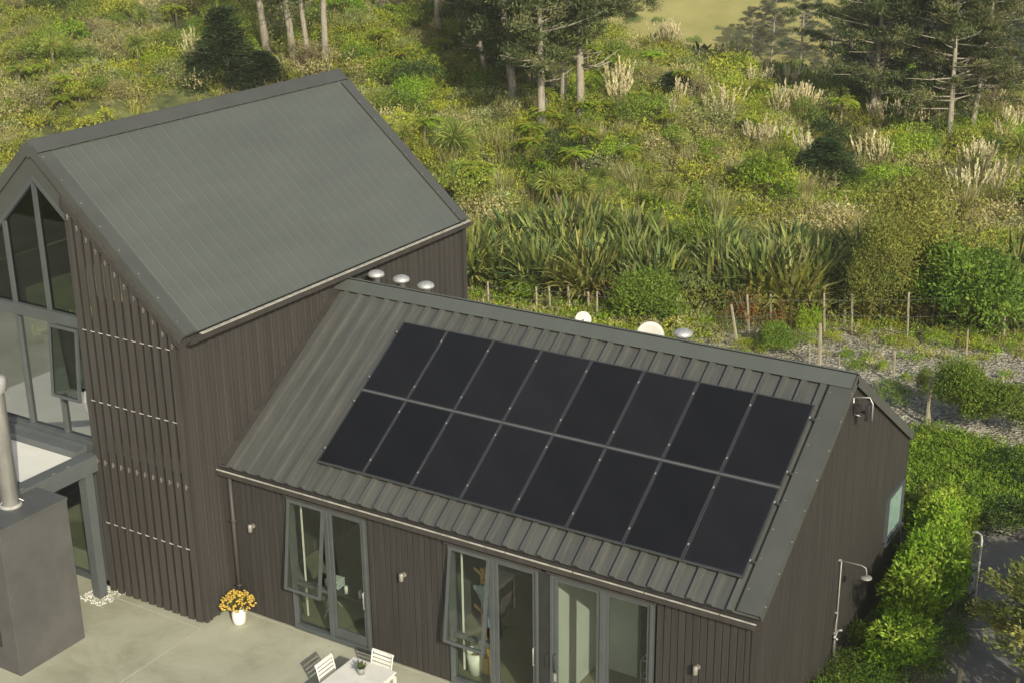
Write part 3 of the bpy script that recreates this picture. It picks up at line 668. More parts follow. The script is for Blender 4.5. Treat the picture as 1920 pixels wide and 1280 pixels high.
MB().box(-1.5, -.4, -.006, -.001, .5, 1.3).build('fire_opening', 'black', fp)

# ------------------------------------------------------------------ furniture
tb = thing('patio_table', 'white rectangular patio table holding a potted succulent', 'table', (4.41, -1.12, 0))
mb = MB(); mb.box(-.47, .47, -1.7, .0, .715, .74); bevel(mb.build('tabletop', 'white', tb), .008)
mb = MB(); mb.box(-.44, .44, -.05, -.03, .65, .714); mb.box(-.44, .44, -1.67, -1.65, .65, .714); mb.box(-.45, -.43, -1.65, -.05, .65, .714); mb.box(.43, .45, -1.65, -.05, .65, .714); mb.build('apron', 'white', tb)
for a, b in ((-.44, -.03), (.44, -.03), (-.44, -1.67), (.44, -1.67)): MB().box(a-.022, a+.022, b-.022, b+.022, .0, .649).build('leg', 'white', tb)
def chair(loc, rz, lab):
    c = thing('patio_chair', lab, 'chair', loc, rz, 'white slatted chairs around the patio table')
    # faces +x; back at x=-.22
    for a, b in ((.2, .22), (.2, -.22)): MB().box(a-.014, a+.014, b-.014, b+.014, 0, .43).build('leg', 'white', c)
    for b in (.22, -.22): MB().tube([(-.20, b, 0), (-.21, b, .42), (-.26, b, .62), (-.32, b, .86)], .014, 6).build('leg', 'white', c)
    mb = MB()
    for k in range(6): mb.box(-.2+k*.072, -.2+k*.072+.055, -.23, .23, .43, .446)
    mb.box(-.2, .22, -.235, -.215, .405, .43); mb.box(-.2, .22, .215, .235, .405, .43); mb.build('seat', 'white', c)
    mb = MB()
    for k in range(5):
        z = .54+k*.065; x = -.24-.33*(z-.55)
        mb.prism([(x, -.205, z), (x-.012, -.205, z), (x-.012-.015, -.205, z+.043), (x-.015, -.205, z+.043)], (0, .41, 0))
    mb.prism([(-.318, -.23, .835), (-.338, -.23, .835), (-.345, -.23, .87), (-.325, -.23, .87)], (0, .46, 0)); mb.build('backrest', 'white', c)
chair((3.99, -1.62, 0), 0, 'white slatted chair tucked against the left side of the patio table')
chair((4.42, -1.22, 0), R(-90), 'white slatted chair at the far end of the table, nearest the wall')
chair((4.95, -1.86, 0), R(180), 'white slatted chair on the right side of the table, mostly out of frame')
# leaves helper --------------------------------------------------------------
def leaf_quads(P, D, Nn, Ln, Wd):
    P = np.asarray(P, float); D = D/np.linalg.norm(D, axis=1, keepdims=True)
    Wv = np.cross(D, Nn); Wv /= (np.linalg.norm(Wv, axis=1, keepdims=True)+1e-9)
    Ln = np.broadcast_to(np.asarray(Ln, float), (len(P),))[:, None]; Wd = np.broadcast_to(np.asarray(Wd, float), (len(P),))[:, None]
    return np.stack([P, P+D*Ln*.5+Wv*Wd*.5, P+D*Ln, P+D*Ln*.5-Wv*Wd*.5], 1)   # n,4,3
def mesh_quads(name, Q, C):
    n = len(Q); me = bpy.data.meshes.new(name)
    me.vertices.add(4*n); me.vertices.foreach_set('co', np.ascontiguousarray(Q.reshape(-1), dtype=np.float32))
    me.loops.add(4*n); me.loops.foreach_set('vertex_index', np.arange(4*n, dtype=np.int32))
    me.polygons.add(n); me.polygons.foreach_set('loop_start', np.arange(0, 4*n, 4, dtype=np.int32))
    me.update(calc_edges=True)
    at = me.attributes.new('col', 'FLOAT_COLOR', 'FACE')
    at.data.foreach_set('color', np.concatenate([C, np.ones((n, 1))], 1).astype(np.float32).ravel())
    me.materials.append(M['leaf']); me.validate(); return me
def obj_of(me, name, parent=None, loc=None, rz=0, sc_=None):
    o = bpy.data.objects.new(name, me); COL.objects.link(o)
    if parent: o.parent = parent
    if loc is not None: o.location = loc
    o.rotation_euler = (0, 0, rz)
    if sc_ is not None: o.scale = sc_ if hasattr(sc_, '__len__') else (sc_, sc_, sc_)
    return o
def rvec(n):
    v = rng.normal(size=(n, 3)); return v/np.linalg.norm(v, axis=1, keepdims=True)
def mixcol(cols, n, jit=.18):
    cols = np.asarray(cols, float); i = rng.integers(0, len(cols), n)
    return cols[i]*(1+rng.normal(size=(n, 1))*jit).clip(.45, 1.6)*(1+rng.normal(size=(n, 3))*.05)

def shrub(n, rx, h, leaf, cols, lobes=9, width=.5, droop=0, twig=0, squash=1., up=.5, base=0.0):
    """rounded bush of leaf quads: lobes spread over a dome, leaves near lobe surfaces"""
    Q, C = [], []
    th = rng.uniform(0, 2*math.pi, lobes); ph = rng.uniform(.05, 1., lobes)
    cen = np.stack([rx*.62*np.cos(th)*np.sqrt(1-ph**2*.7), rx*.62*np.sin(th)*np.sqrt(1-ph**2*.7), base+h*(.25+.5*ph)], 1)
    rad = rng.uniform(.32, .55, lobes)*rx
    per = n//lobes; cl = np.asarray(cols, float)
    for c, r in zip(cen, rad):
        d = rvec(per); d[:, 2] = np.abs(d[:, 2])*1.0-.25*rng.random(per)
        rr = r*(1.06-.42*rng.random((per, 1))**2.2); p = c+d*rr*np.array([1, 1, .8*squash]); p[:, 2] = np.maximum(p[:, 2], .03)
        ld_ = d*.45+rvec(per)*.8; ld_[:, 2] += up*.7-droop
        Q.append(leaf_quads(p, ld_, d+rvec(per)*.55, leaf*rng.uniform(.6, 1.3, per), leaf*width*rng.uniform(.7, 1.2, per)))
        base_c = cl[rng.integers(0, len(cl))]
        C.append(base_c*(1+rng.normal(size=(per, 1))*.22).clip(.5, 1.6)*(1+rng.normal(size=(per, 3))*.05))
    ns = max(6, n//60)
    for _ in range(ns):
        i = rng.integers(0, lobes); d = rvec(1)[0]; d[2] = abs(d[2])*.8; o_ = cen[i]+d*rad[i]*.9*np.array([1, 1, .8*squash]); dr = d*.6+np.array([0, 0, .75])+rng.normal(size=3)*.3; dr /= np.linalg.norm(dr)
        ln = rx*rng.uniform(.18, .5); m = 8; t = np.linspace(.1, 1, m)[:, None]; pp = o_+dr*ln*t; dd = dr[None]+rvec(m)*.8
        Q.append(leaf_quads(pp, dd, rvec(m), leaf*rng.uniform(.7, 1.1, m), leaf*width*.8)); C.append((cl[rng.integers(0, len(cl))]*rng.uniform(.9, 1.35))[None]*np.ones((m, 3)))
    if twig:
        a = rng.uniform(0, 2*math.pi, twig); p = np.stack([.1*np.cos(a), .1*np.sin(a), np.full(twig, .05)], 1)
        dd = np.stack([np.cos(a)*rng.uniform(.1, .8, twig), np.sin(a)*rng.uniform(.1, .8, twig), np.ones(twig)], 1)
        Q.append(leaf_quads(p, dd, rvec(twig), h*rng.uniform(.6, 1.05, twig), .03)); C.append(mixcol([(.28, .23, .14)], twig))
    return np.concatenate(Q), np.concatenate(C).clip(0, 1)

def grass_clump(n, h, spread, wd, cols, plumes=0, ph=1.6, pcol=((.78, .72, .44), (.68, .62, .38)), arch=.9, segs=3):
    Q, C = [], []
    a = rng.uniform(0, 2*math.pi, n); lean = rng.uniform(.1, 1, n)**.8*arch; ln = h*rng.uniform(.65, 1.15, n)
    p = np.stack([np.cos(a)*spread*.25*rng.random(n), np.sin(a)*spread*.25*rng.random(n), np.zeros(n)], 1)
    col = mixcol(cols, n, .2)
    hz = np.stack([np.cos(a), np.sin(a), np.zeros(n)], 1); side = np.stack([-np.sin(a), np.cos(a), np.zeros(n)], 1)
    tw = rng.normal(size=(n, 1))*.5; side = side*np.cos(tw)+hz*np.sin(tw)
    prev = p; 
    for k in range(segs):
        ang = lean*(.35+1.15*k/ max(1, segs-1)); d = hz*np.sin(ang)[:, None]+np.array([0, 0, 1.])*np.cos(ang)[:, None]
        nx = prev+d*(ln/segs)[:, None]; w0 = wd*(1-.15*k/segs)/2; w1 = wd*(1-(k+1)/segs*.95)/2 if k == segs-1 else wd*(1-.15*(k+1)/segs)/2
        Q.append(np.stack([prev-side*w0, prev+side*w0, nx+side*w1, nx-side*w1], 1)); C.append(col); prev = nx
    Q = np.concatenate(Q); C = np.concatenate(C)
    PQ = PC = None
    if plumes:
        PQ, PC = [], []
        for _ in range(plumes):
            b = rng.uniform(0, 2*math.pi); l = rng.uniform(.1, .5); d = np.array([math.cos(b)*l, math.sin(b)*l, 1.]); d /= np.linalg.norm(d)
            H = ph*rng.uniform(.8, 1.15); o = np.array([0, 0, .1])
            sdv = np.cross(d, [math.cos(b+1.5), math.sin(b+1.5), 0]); 
            PQ.append(leaf_quads([o], np.array([d]), rvec(1), H, .03)); PC.append(np.array([[.35, .3, .18]]))
            m = 26; tt = rng.random(m); pp = o+d*(H*(.72+.30*tt))[:, None]; dd = d+rvec(m)*.35; 
            PQ.append(leaf_quads(pp, dd, rvec(m), .17, .045)); PC.append(mixcol(pcol, m, .1))
        PQ = np.concatenate(PQ); PC = np.concatenate(PC)
    return Q, C.clip(0, 1), PQ, PC

def fern_crown(nf, ln, cols, droop=1.1, z0=0.):
    Q, C = [], []
    for k in range(nf):
        a = 2*math.pi*k/nf+rng.normal()*.12; L_ = ln*rng.uniform(.8, 1.1); cc = np.asarray(cols[rng.integers(0, len(cols))])*rng.uniform(.75, 1.2)
        hz = np.array([math.cos(a), math.sin(a), 0]); side = np.array([-math.sin(a), math.cos(a), 0]); p = np.array([0, 0, z0]); st = 13
        e0_ = rng.uniform(.6, 1.25)
        for i in range(st):
            t = i/st; el = e0_-droop*1.75*t; d = hz*math.cos(el)+np.array([0, 0, 1])*math.sin(el)
            nx = p+d*L_/st; wl = L_*.24*math.sin(math.pi*min(1, t*.86+.14))*1.0+.03
            for sg in (1, -1):
                dd = side*sg+d*.45+np.array([0, 0, -.15]); Q.append(leaf_quads([p], np.array([dd]), np.array([[0, 0, 1.]])+rvec(1)*.2, wl, L_/st*1.25)); C.append(cc[None]*rng.uniform(.85, 1.15))
            p = nx
    return np.concatenate(Q), np.concatenate(C).clip(0, 1)

def spiky_head(n, ln, cols, z0, wd=.055):
    d = rvec(n); d[:, 2] = d[:, 2]*.8+.25; p = np.zeros((n, 3)); p[:, 2] = z0
    d /= np.linalg.norm(d, axis=1, keepdims=True); l = ln*rng.uniform(.75, 1.1, n)
    Q1 = leaf_quads(p, d, rvec(n), l, wd); 
    tip = p+d*(l*.72)[:, None]; d2 = d.copy(); d2[:, 2] -= .75; Q2 = leaf_quads(tip, d2, rvec(n), l*.38, wd*.7)
    c = mixcol(cols, n, .18); return np.concatenate([Q1, Q2]), np.concatenate([c, c]).clip(0, 1)

# colours (linear)
G_BRIGHT = [(.250, .390, .028), (.300, .430, .034), (.200, .320, .026)]
G_OLIVE = [(.290, .325, .050), (.340, .370, .058), (.235, .270, .044)]
G_MID = [(.160, .235, .036), (.200, .275, .042), (.130, .195, .034)]
G_DARK = [(.040, .072, .022), (.056, .092, .026), (.034, .060, .020)]
G_YEL = [(.390, .430, .042), (.340, .400, .040), (.430, .440, .055)]
G_TAN = [(.45, .41, .18), (.38, .36, .15), (.50, .46, .22), (.30, .29, .11)]
G_GREY = [(.24, .29, .11), (.29, .33, .14)]
G_RUST = [(.34, .15, .035), (.34, .22, .05), (.26, .20, .05)]

PR = {}
def reg(kind, me_list): PR[kind] = me_list
def mk(kind, fn, k):
    out = []
    for _ in range(k):
        Q, C = fn()[:2]; out.append(mesh_quads(kind, Q, C))
    PR[kind] = out
mk('olive_bush', lambda: shrub(1500, 1.0, 1.2, .085, G_OLIVE+G_MID[:1], 11), 3)
mk('bright_bush', lambda: shrub(1400, 1.0, 1.15, .10, G_BRIGHT, 9), 2)
mk('green_bush', lambda: shrub(1500, 1.0, 1.3, .09, G_MID+G_BRIGHT[2:], 11), 3)
mk('dark_bush', lambda: shrub(1600, 1.0, 1.5, .08, G_DARK+G_MID[2:], 11), 2)
mk('straw_bush', lambda: shrub(1200, 1.0, 1.0, .10, G_TAN, 10, .28, twig=40), 3)
mk('grey_bush', lambda: shrub(1400, 1.0, 1.1, .07, G_GREY+G_OLIVE[:1], 10, .4), 2)
mk('yellow_bush', lambda: shrub(1300, 1.0, 1.1, .09, G_YEL+G_OLIVE[1:2], 10), 2)
mk('tree_fern_crown', lambda: fern_crown(22, 1.6, G_YEL+G_BRIGHT[:2]+G_OLIVE[1:2]), 3)
mk('flax', lambda: grass_clump(120, 2.05, 1.6, .11, [(.14, .185, .045), (.25, .28, .07), (.085, .13, .04), (.36, .38, .14), (.30, .34, .08), (.17, .22, .05)], arch=1.15, segs=5)[:2], 3)
mk('flax_yellow', lambda: grass_clump(120, 1.8, 1.5, .095, [(.33, .35, .06), (.42, .41, .10), (.20, .24, .045), (.44, .36, .14)], arch=1.25, segs=5)[:2], 2)
mk('rush', lambda: grass_clump(260, 1.3, 1.6, .03, G_TAN+G_OLIVE[:1], arch=.55, segs=2)[:2], 2)
mk('spiky', lambda: spiky_head(220, .95, [(.28, .33, .06), (.38, .40, .09), (.18, .23, .05)], 0), 2)
mk('hedge', lambda: shrub(3400, .68, 1.95, .115, [(.24, .38, .028), (.20, .32, .024), (.31, .42, .045)], 14, .42, squash=1.3), 3)
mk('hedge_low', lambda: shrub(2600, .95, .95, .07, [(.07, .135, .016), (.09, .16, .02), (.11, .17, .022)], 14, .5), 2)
TO = []
for _ in range(3):
    TO.append(grass_clump(240, 1.25, .9, .028, G_TAN+G_OLIVE[:2], plumes=9, ph=1.9))
PR['toetoe_leaf'] = [mesh_quads('toetoe_leaves', t[0], t[1]) for t in TO]
PR['toetoe_plume'] = [mesh_quads('toetoe_plumes', t[2], t[3]) for t in TO]
def trunk_mesh(h, r0, r1, mat, lean=.0, dead=0, limbs=0, crv=0.):
    mb = MB(); pts = [(lean*h*(k/6)**1.3+crv*math.sin(k*1.1), .4*crv*math.cos(k), h*k/6) for k in range(7)]
    mb.tube(pts, [r0*(1.25 if k == 0 else 1)*(1-k/6)+r1*k/6 for k in range(7)], 9)
    for k in range(dead):
        t = rng.uniform(.3, .95); i = min(5, int(t*6)); f = t*6-i; o = np.array(pts[i])*(1-f)+np.array(pts[i+1])*f
        a = rng.uniform(0, 6.28); l = rng.uniform(.8, 2.6); d = np.array([math.cos(a), math.sin(a), rng.uniform(-.05, .45)])
        m = o+d*l*.55+[0, 0, -.05]; mb.tube([o, m, o+d*l+[0, 0, rng.uniform(0, .35)]], [.045, .03, .012], 5)
        b = rng.uniform(-1, 1); d2 = np.array([math.cos(a+b), math.sin(a+b), .3]); mb.tube([m, m+d2*l*.4], [.022, .008], 4)
    me = bpy.data.meshes.new('trunk'); me.from_pydata(mb.v, [], mb.f); me.shade_smooth(); me.materials.append(M[mat]); return me, pts
def pine(h, z0, cols, lean=0., nl=26, leafn=85, dead=14, rmax=3.0, sparse=1.):
    me, pts = trunk_mesh(h, .21, .05, 'trunk', lean, dead)
    Q, C = [], []; mbl = MB()
    for k in range(nl):
        t = min(.995, max(z0*.8, z0+(1-z0)*((k+.5)/nl)**.9+rng.normal()*.035)); i = min(5, int(t*6)); f = t*6-i; o = np.array(pts[i])*(1-f)+np.array(pts[min(6, i+1)])*f
        a = k*2.4+rng.normal()*1.1; l = rmax*(1-.5*(t-z0)/(1-z0))*rng.uniform(.35, 1.25); d = np.array([math.cos(a), math.sin(a), rng.uniform(.0, .4)])
        tip = o+d*l; mbl.tube([o, o+d*l*.5+[0, 0, -.08], tip], [.05, .035, .012], 5)
        for q in range(3):
            c = o+d*l*(.55+.22*q)+rng.normal(size=3)*[.3, .3, .12]; n = int(leafn*sparse)
            p = c+rvec(n)*(rng.random((n, 1))**.5)*np.array([.62, .62, .30])*rng.uniform(.55, 1.35)
            dd = rvec(n); dd[:, 2] += .5; cc = np.asarray(cols[rng.integers(0, len(cols))])
            Q.append(leaf_quads(p, dd, rvec(n), .22, .06)); C.append(cc*(1+rng.normal(size=(n, 1))*.28).clip(.5, 1.6)*np.ones((n, 3)))
    bm_ = bpy.data.meshes.new('limbs'); bm_.from_pydata(mbl.v, [], mbl.f); bm_.materials.append(M['trunk'])
    return me, bm_, mesh_quads('crown', np.concatenate(Q), np.concatenate(C).clip(0, 1))
PCOL = [(.105, .135, .045), (.14, .165, .055), (.075, .10, .036), (.20, .21, .085)]
PINES = [pine(12, .42, PCOL), pine(13.5, .5, PCOL, .05), pine(10, .38, PCOL, -.06, 22), pine(12, .16, PCOL, .0, 54, 150, 26, 4.3, 1.), pine(11, .22, PCOL, .03, 50, 160, 20, 4.2, 1.), pine(7.6, .42, PCOL, .04, 30, 120, 12, 2.7, 1.)]

def place(kind, name, cat, desc, x, y, scale, rz=None, dz=-.05, group=None, recs=None, me=None):
    z = float(terrain(x, y))+dz; rz = rng.uniform(0, 6.28) if rz is None else rz
    me = me or PR[kind][rng.integers(0, len(PR[kind]))]
    o = obj_of(me, name, None, (x, y, z), rz, scale); tag(o, None, cat, group); recs.append((o, desc, (x, y, z+.5*(scale if not hasattr(scale, '__len__') else scale[2])))); return o
RECS = []
SIL = [(-200, 600), (0, 335), (50, 262), (636, 133), (876, 405), (876, 560), (1612, 705), (1712, 810), (1690, 1290), (-200, 1290)]
def inside(u, v, poly=SIL):
    r = False; n = len(poly)
    for i in range(n):
        (a, b), (c, d) = poly[i], poly[(i+1) % n]
        if (b > v) != (d > v) and u < (c-a)*(v-b)/(d-b)+a: r = not r
    return r

# two-part plants
def cabbage(x, y, h, heads, s, desc):
    z = float(terrain(x, y))-.05
    t = thing('cabbage_tree', None, 'cabbage tree', (x, y, z), rng.uniform(0, 6.28), 'cabbage trees on the hillside'); t.scale = (s, s, s)
    mb = MB(); tips = []
    mb.tube([(0, 0, 0), (.03, 0, h*.6)], [.10, .075], 7)
    for k in range(heads):
        a = 6.28*k/max(1, heads); off = .45 if heads > 1 else .02; tip = (math.cos(a)*off, math.sin(a)*off, h+rng.uniform(-.15, .15)); mb.tube([(.03, 0, h*.58), tip], [.07, .045], 6); tips.append(tip)
    mb.build('trunk', 'bark', t)
    for tp in tips: obj_of(PR['spiky'][rng.integers(0, 2)], 'leaf_head', t, tp, rng.uniform(0, 6.28), rng.uniform(.8, 1.05))
    RECS.append((t, desc, (x, y, z+h*s)))
def fern(x, y, h, s, desc):
    z = float(terrain(x, y))-.05
    t = thing('tree_fern', None, 'tree fern', (x, y, z), rng.uniform(0, 6.28), 'tree ferns on the hillside'); t.scale = (s, s, s)
    mb = MB(); mb.tube([(0, 0, 0), (.04, 0, h*.5), (0, 0, h)], [.11, .08, .09], 7); mb.build('trunk', 'bark', t)
    obj_of(PR['tree_fern_crown'][rng.integers(0, 3)], 'frond_crown', t, (0, 0, h))
    RECS.append((t, desc, (x, y, z+h*s)))
def toetoe(x, y, s, desc):
    z = float(terrain(x, y))-.05; k = rng.integers(0, 3)
    t = thing('pampas_grass', None, 'pampas grass', (x, y, z), rng.uniform(0, 6.28), 'plumed pampas clumps on the hillside'); t.scale = (s, s, s)
    obj_of(PR['toetoe_leaf'][k], 'grass_leaves', t); obj_of(PR['toetoe_plume'][k], 'plumes', t)
    RECS.append((t, desc, (x, y, z+1.2*s)))
def pine_at(x, y, k, s, desc, rz=None):
    z = float(terrain(x, y))-.2
    t = thing('pine_tree', None, 'pine tree', (x, y, z), rng.uniform(0, 6.28) if rz is None else rz, 'tall pines on the hillside'); t.scale = (s, s, s)
    k = 4 if (k == 3 and rng.random() < .5) else k; t.rotation_euler = (rng.normal()*.05, rng.normal()*.05, t.rotation_euler[2])
    tr, lb, cr = PINES[k]; obj_of(tr, 'trunk', t); obj_of(lb, 'limbs', t); obj_of(cr, 'crown', t)
    RECS.append((t, desc, (x, y, z+3)))

# pines whose foot stands at a known spot on the slope
for (u, v, k, s) in [(503, 82, 0, 1.0), (553, 92, 0, .95), (580, 96, 2, .8), (611, 112, 0, .9), (822, 60, 0, 1.), (845, 20, 1, 1.), (968, 190, 5, 1.15), (1016, 238, 5, 1.0), (1090, 212, 5, 1.05),
                     (1036, 170, 5, .95), (1056, 178, 5, .9), (905, 62, 5, .8), (930, 48, 3, .6), (880, 60, 5, .8), (955, 100, 3, .6), (990, 80, 3, .6), (915, 130, 5, .8), (990, 140, 3, .5), (1030, 95, 3, .85), (720, 18, 1, .9), (1100, 60, 3, .85), (650, 10, 0, .9),
                     (1445, 118, 3, .8), (1500, 112, 3, .85), (1410, 110, 3, .6), (1553, 142, 3, .72), (1588, 155, 3, .66), (1632, 232, 3, .74), (1640, 215, 3, .68), (1690, 170, 3, .7), (1740, 205, 3, .72), (1778, 272, 3, .66), (1820, 240, 3, .6), (1860, 215, 3, .6)]:
    p = hit(u, v+(30 if u < 1200 else 12)); pine_at(p[0], p[1], k, s*(1.12 if u > 1200 else 1.), 'pale-trunked pine')
for _ in range(26):      # the stand behind
    s_, D_ = rng.uniform(-19, 6), rng.uniform(82, 106); x, y = from_sd(s_, D_)
    u, v = px_of((x, y, float(terrain(x, y))))
    if 640 < u < 1200: pine_at(x, y, int(rng.integers(2, 4)), rng.uniform(.7, .95), 'slender shaded pine')
# cabbage trees
for (u, v, s, nh) in [(1047, 425, 1.0, 2), (1090, 420, .85, 1), (855, 345, 1.1, 1), (872, 330, .8, 1), (1408, 372, .8, 1), (1440, 372, .85, 1), (270, 75, .8, 1), (262, 140, .85, 1), (104, 150, .9, 1), (1572, 225, .7, 1), (1905, 360, 1., 1), (1005, 345, .7, 1), (760, 300, .7, 1), (1250, 420, .8, 1)]:
    p = hit(u, v); cabbage(p[0], p[1], 2.0, nh, s*.85, 'spiky yellow-green cabbage tree')
# specified shrubs
def spec(u, v, kind, name, cat, sc3, lab):
    p = hit(u, v); o = place(kind, name, cat, None, p[0], p[1], sc3, recs=RECS); RECS.pop(); o['label'] = lab; return o
def cone(n, r, h):
    Q, C = [], []; cl = np.asarray(G_DARK)
    for k in range(90):
        t = (k/90)**.8; a = k*2.4+rng.normal()*.5; rr = r*(1-t*.92)*rng.uniform(.55, 1.1); m = n//90
        c = np.array([math.cos(a)*rr*.7, math.sin(a)*rr*.7, h*(.06+.92*t)]); d = np.array([math.cos(a), math.sin(a), .25])
        p = c+rvec(m)*rng.random((m, 1))**.5*np.array([.42, .42, .20])*(1.1-.7*t); dd = d[None]+rvec(m)*.6
        Q.append(leaf_quads(p, dd, rvec(m), .11, .035)); C.append(cl[rng.integers(0, 3)]*(1+rng.normal(size=(m, 1))*.25).clip(.5, 1.6)*rng.uniform(.7, 1.35)*np.ones((m, 3)))
    return np.concatenate(Q), np.concatenate(C).clip(0, 1)
mk('conifer', lambda: cone(11000, 1.15, 2.5), 1)
mk('olive_tree_bush', lambda: shrub(9000, 1.0, 3.0, .07, [(.20, .22, .045), (.25, .26, .05), (.165, .20, .04)], 30, .45, squash=1.4), 2)
mk('green_tree_bush', lambda: shrub(9000, 1.0, 2.0, .085, [(.11, .18, .024), (.15, .23, .03), (.20, .28, .036)], 26, .5), 2)
spec(425, 172, 'conifer', 'dense_conifer', 'conifer', (2.3, 2.2, 1.65), 'dense dark green conifer above the middle of the tall roof ridge')
spec(490, 172, 'conifer', 'dense_conifer', 'conifer', (2.1, 1.9, .8), 'low dark conifer spreading at the right foot of the taller one')
spec(1545, 345, 'conifer', 'dense_conifer', 'conifer', (1.7, 1.9, .75), 'dark grey-green conifer on the slope left of the tall olive shrub')
spec(1265, 190, 'conifer', 'dense_conifer', 'conifer', (1.6, 1.1, .55), 'small dark conifer on slope near the pasture edge')
spec(1640, 625, 'olive_tree_bush', 'tall_shrub', 'shrub', (1.05, 1.0, 1.5), 'tall narrow olive-brown shrub growing against the fence')
spec(1725, 600, 'olive_tree_bush', 'tall_shrub', 'shrub', (2.1, 1.9, 1.75), 'broad rusty-olive shrub rising above the bright green one')
spec(1800, 630, 'green_tree_bush', 'tall_shrub', 'shrub', (2.0, 1.6, 1.6), 'big bright green leafy shrub by the fence at far right')
spec(1875, 600, 'green_tree_bush', 'tall_shrub', 'shrub', (.9, .9, 1.0), 'smaller yellow-green shrub behind a stake at far right')
spec(1215, 610, 'green_tree_bush', 'round_shrub', 'shrub', (1.15, 1.0, .95), 'rounded mid-green shrub between the two roof dishes')
spec(1318, 600, 'grey_bush', 'round_shrub', 'shrub', (1.25, 1.1, 1.4), 'grey-green shrub in front of fence above the single vent')
spec(970, 575, 'bright_bush', 'round_shrub', 'shrub', (.8, .8, .75), 'bright lime shrub just right of the tall wing corner')
spec(1300, 530, 'green_tree_bush', 'tall_shrub', 'shrub', (.9, .9, 1.2), 'upright green shrub among the flax behind the fence')
spec(1456, 660, 'green_tree_bush', 'round_shrub', 'shrub', (.62, .6, .5), 'low green shrub on gravel in front of the leaning fence post')
spec(1515, 640, 'bright_bush', 'sapling', 'sapling', (.42, .42, 1.1), 'thin green sapling beside the pale stake on gravel')
spec(1800, 745, 'grey_bush', 'round_shrub', 'shrub', (.62, .62, 1.25), 'grey-green feathery shrub alone on the gravel bank')
spec(1792, 810, 'green_tree_bush', 'round_shrub', 'shrub', (.75, .7, 1.1), 'green shrub directly below the feathery grey one')
spec(1870, 815, 'green_tree_bush', 'round_shrub', 'shrub', (.95, .9, .8), 'broad green shrub on gravel at right edge below the feathery one')
spec(1668, 770, 'green_bush', 'round_shrub', 'shrub', (.62, .6, .65), 'green shrub peeping over the gable roof edge at right')
spec(1738, 760, 'olive_bush', 'sapling', 'sapling', (.38, .38, .95), 'yellowish sapling tied to a stake on gravel')
spec(1628, 678, 'bright_bush', 'ground_tuft', 'tuft', (.25, .25, .22), 'small round green tuft on open gravel above roof apex')
spec(1600, 690, 'bright_bush', 'ground_tuft', 'tuft', (.55, .4, .22), 'green tuft hugging the roof apex on the gravel')
spec(1655, 700, 'bright_bush', 'ground_tuft', 'tuft', (.22, .22, .4), 'thin green tuft left of a gravel stake')
spec(1895, 665, 'olive_bush', 'ground_tuft', 'tuft', (.2, .2, .35), 'small yellowing tuft on gravel at the right edge')
spec(1590, 670, 'green_bush', 'ground_tuft', 'tuft', (.3, .3, .22), 'low green tuft behind the ridge end of low roof')
spec(1905, 905, 'dark_bush', 'round_shrub', 'shrub', (.9, .9, .6), 'dark shrub at the right edge above the path')
spec(1840, 985, 'dark_bush', 'round_shrub', 'shrub', (1.0, .9, .55), 'dark yellow-flecked shrub along the far edge of path')
spec(1765, 965, 'olive_bush', 'round_shrub', 'shrub', (.9, .8, .5), 'olive shrub at far edge of path near gable window')
spec(1910, 1010, 'dark_bush', 'round_shrub', 'shrub', (1.1, 1., .7), 'dark shrub where the path meets the right edge')
for i, (u, v, s, lab) in enumerate([(1155, 592, 1.35, 'rust-orange fern frond bush standing among flax'), (1412, 628, 1.2, 'rusty brown fern bush over the leaning fence post'), (1475, 628, .9, 'rust-tipped fern bush beside arching yellow flax'), (1365, 618, .9, 'small rusty shrub left of the leaning fence post')]):
    if 'rusty_shrub' not in PR: mk('rusty_shrub', lambda: shrub(700, .55, 1.5, .10, G_RUST+G_OLIVE[:1], 7, .25, twig=16), 2)
    spec(u, v, 'rusty_shrub', 'rusty_shrub', 'shrub', s, lab)

for i, (u, v, kd, s_) in enumerate([(893, 560, 'bright_bush', .5), (1045, 585, 'olive_bush', .5), (1150, 600, 'green_bush', .55), (1190, 575, 'olive_bush', .7), (1262, 590, 'green_bush', .6), (1245, 560, 'bright_bush', .6), (1345, 625, 'grey_bush', .7), (1420, 650, 'yellow_bush', .4), (1395, 655, 'yellow_bush', .35), (1500, 650, 'green_bush', .5), (1560, 640, 'yellow_bush', .4), (1690, 650, 'yellow_bush', .45), (1760, 650, 'bright_bush', .5), (1095, 610, 'grey_bush', .5), (1830, 655, 'yellow_bush', .5), (1745, 740, 'bright_bush', .35)]):
    p = hit(u, v); place(kd, 'fence_shrub', 'shrub', {'bright_bush': 'lime', 'olive_bush': 'olive', 'green_bush': 'mid-green', 'grey_bush': 'grey-green', 'yellow_bush': 'yellowish'}[kd]+' shrub at the fence foot', p[0], p[1], (s_*1.1, s_, s_*.9), recs=RECS, group='small shrubs along the fence')
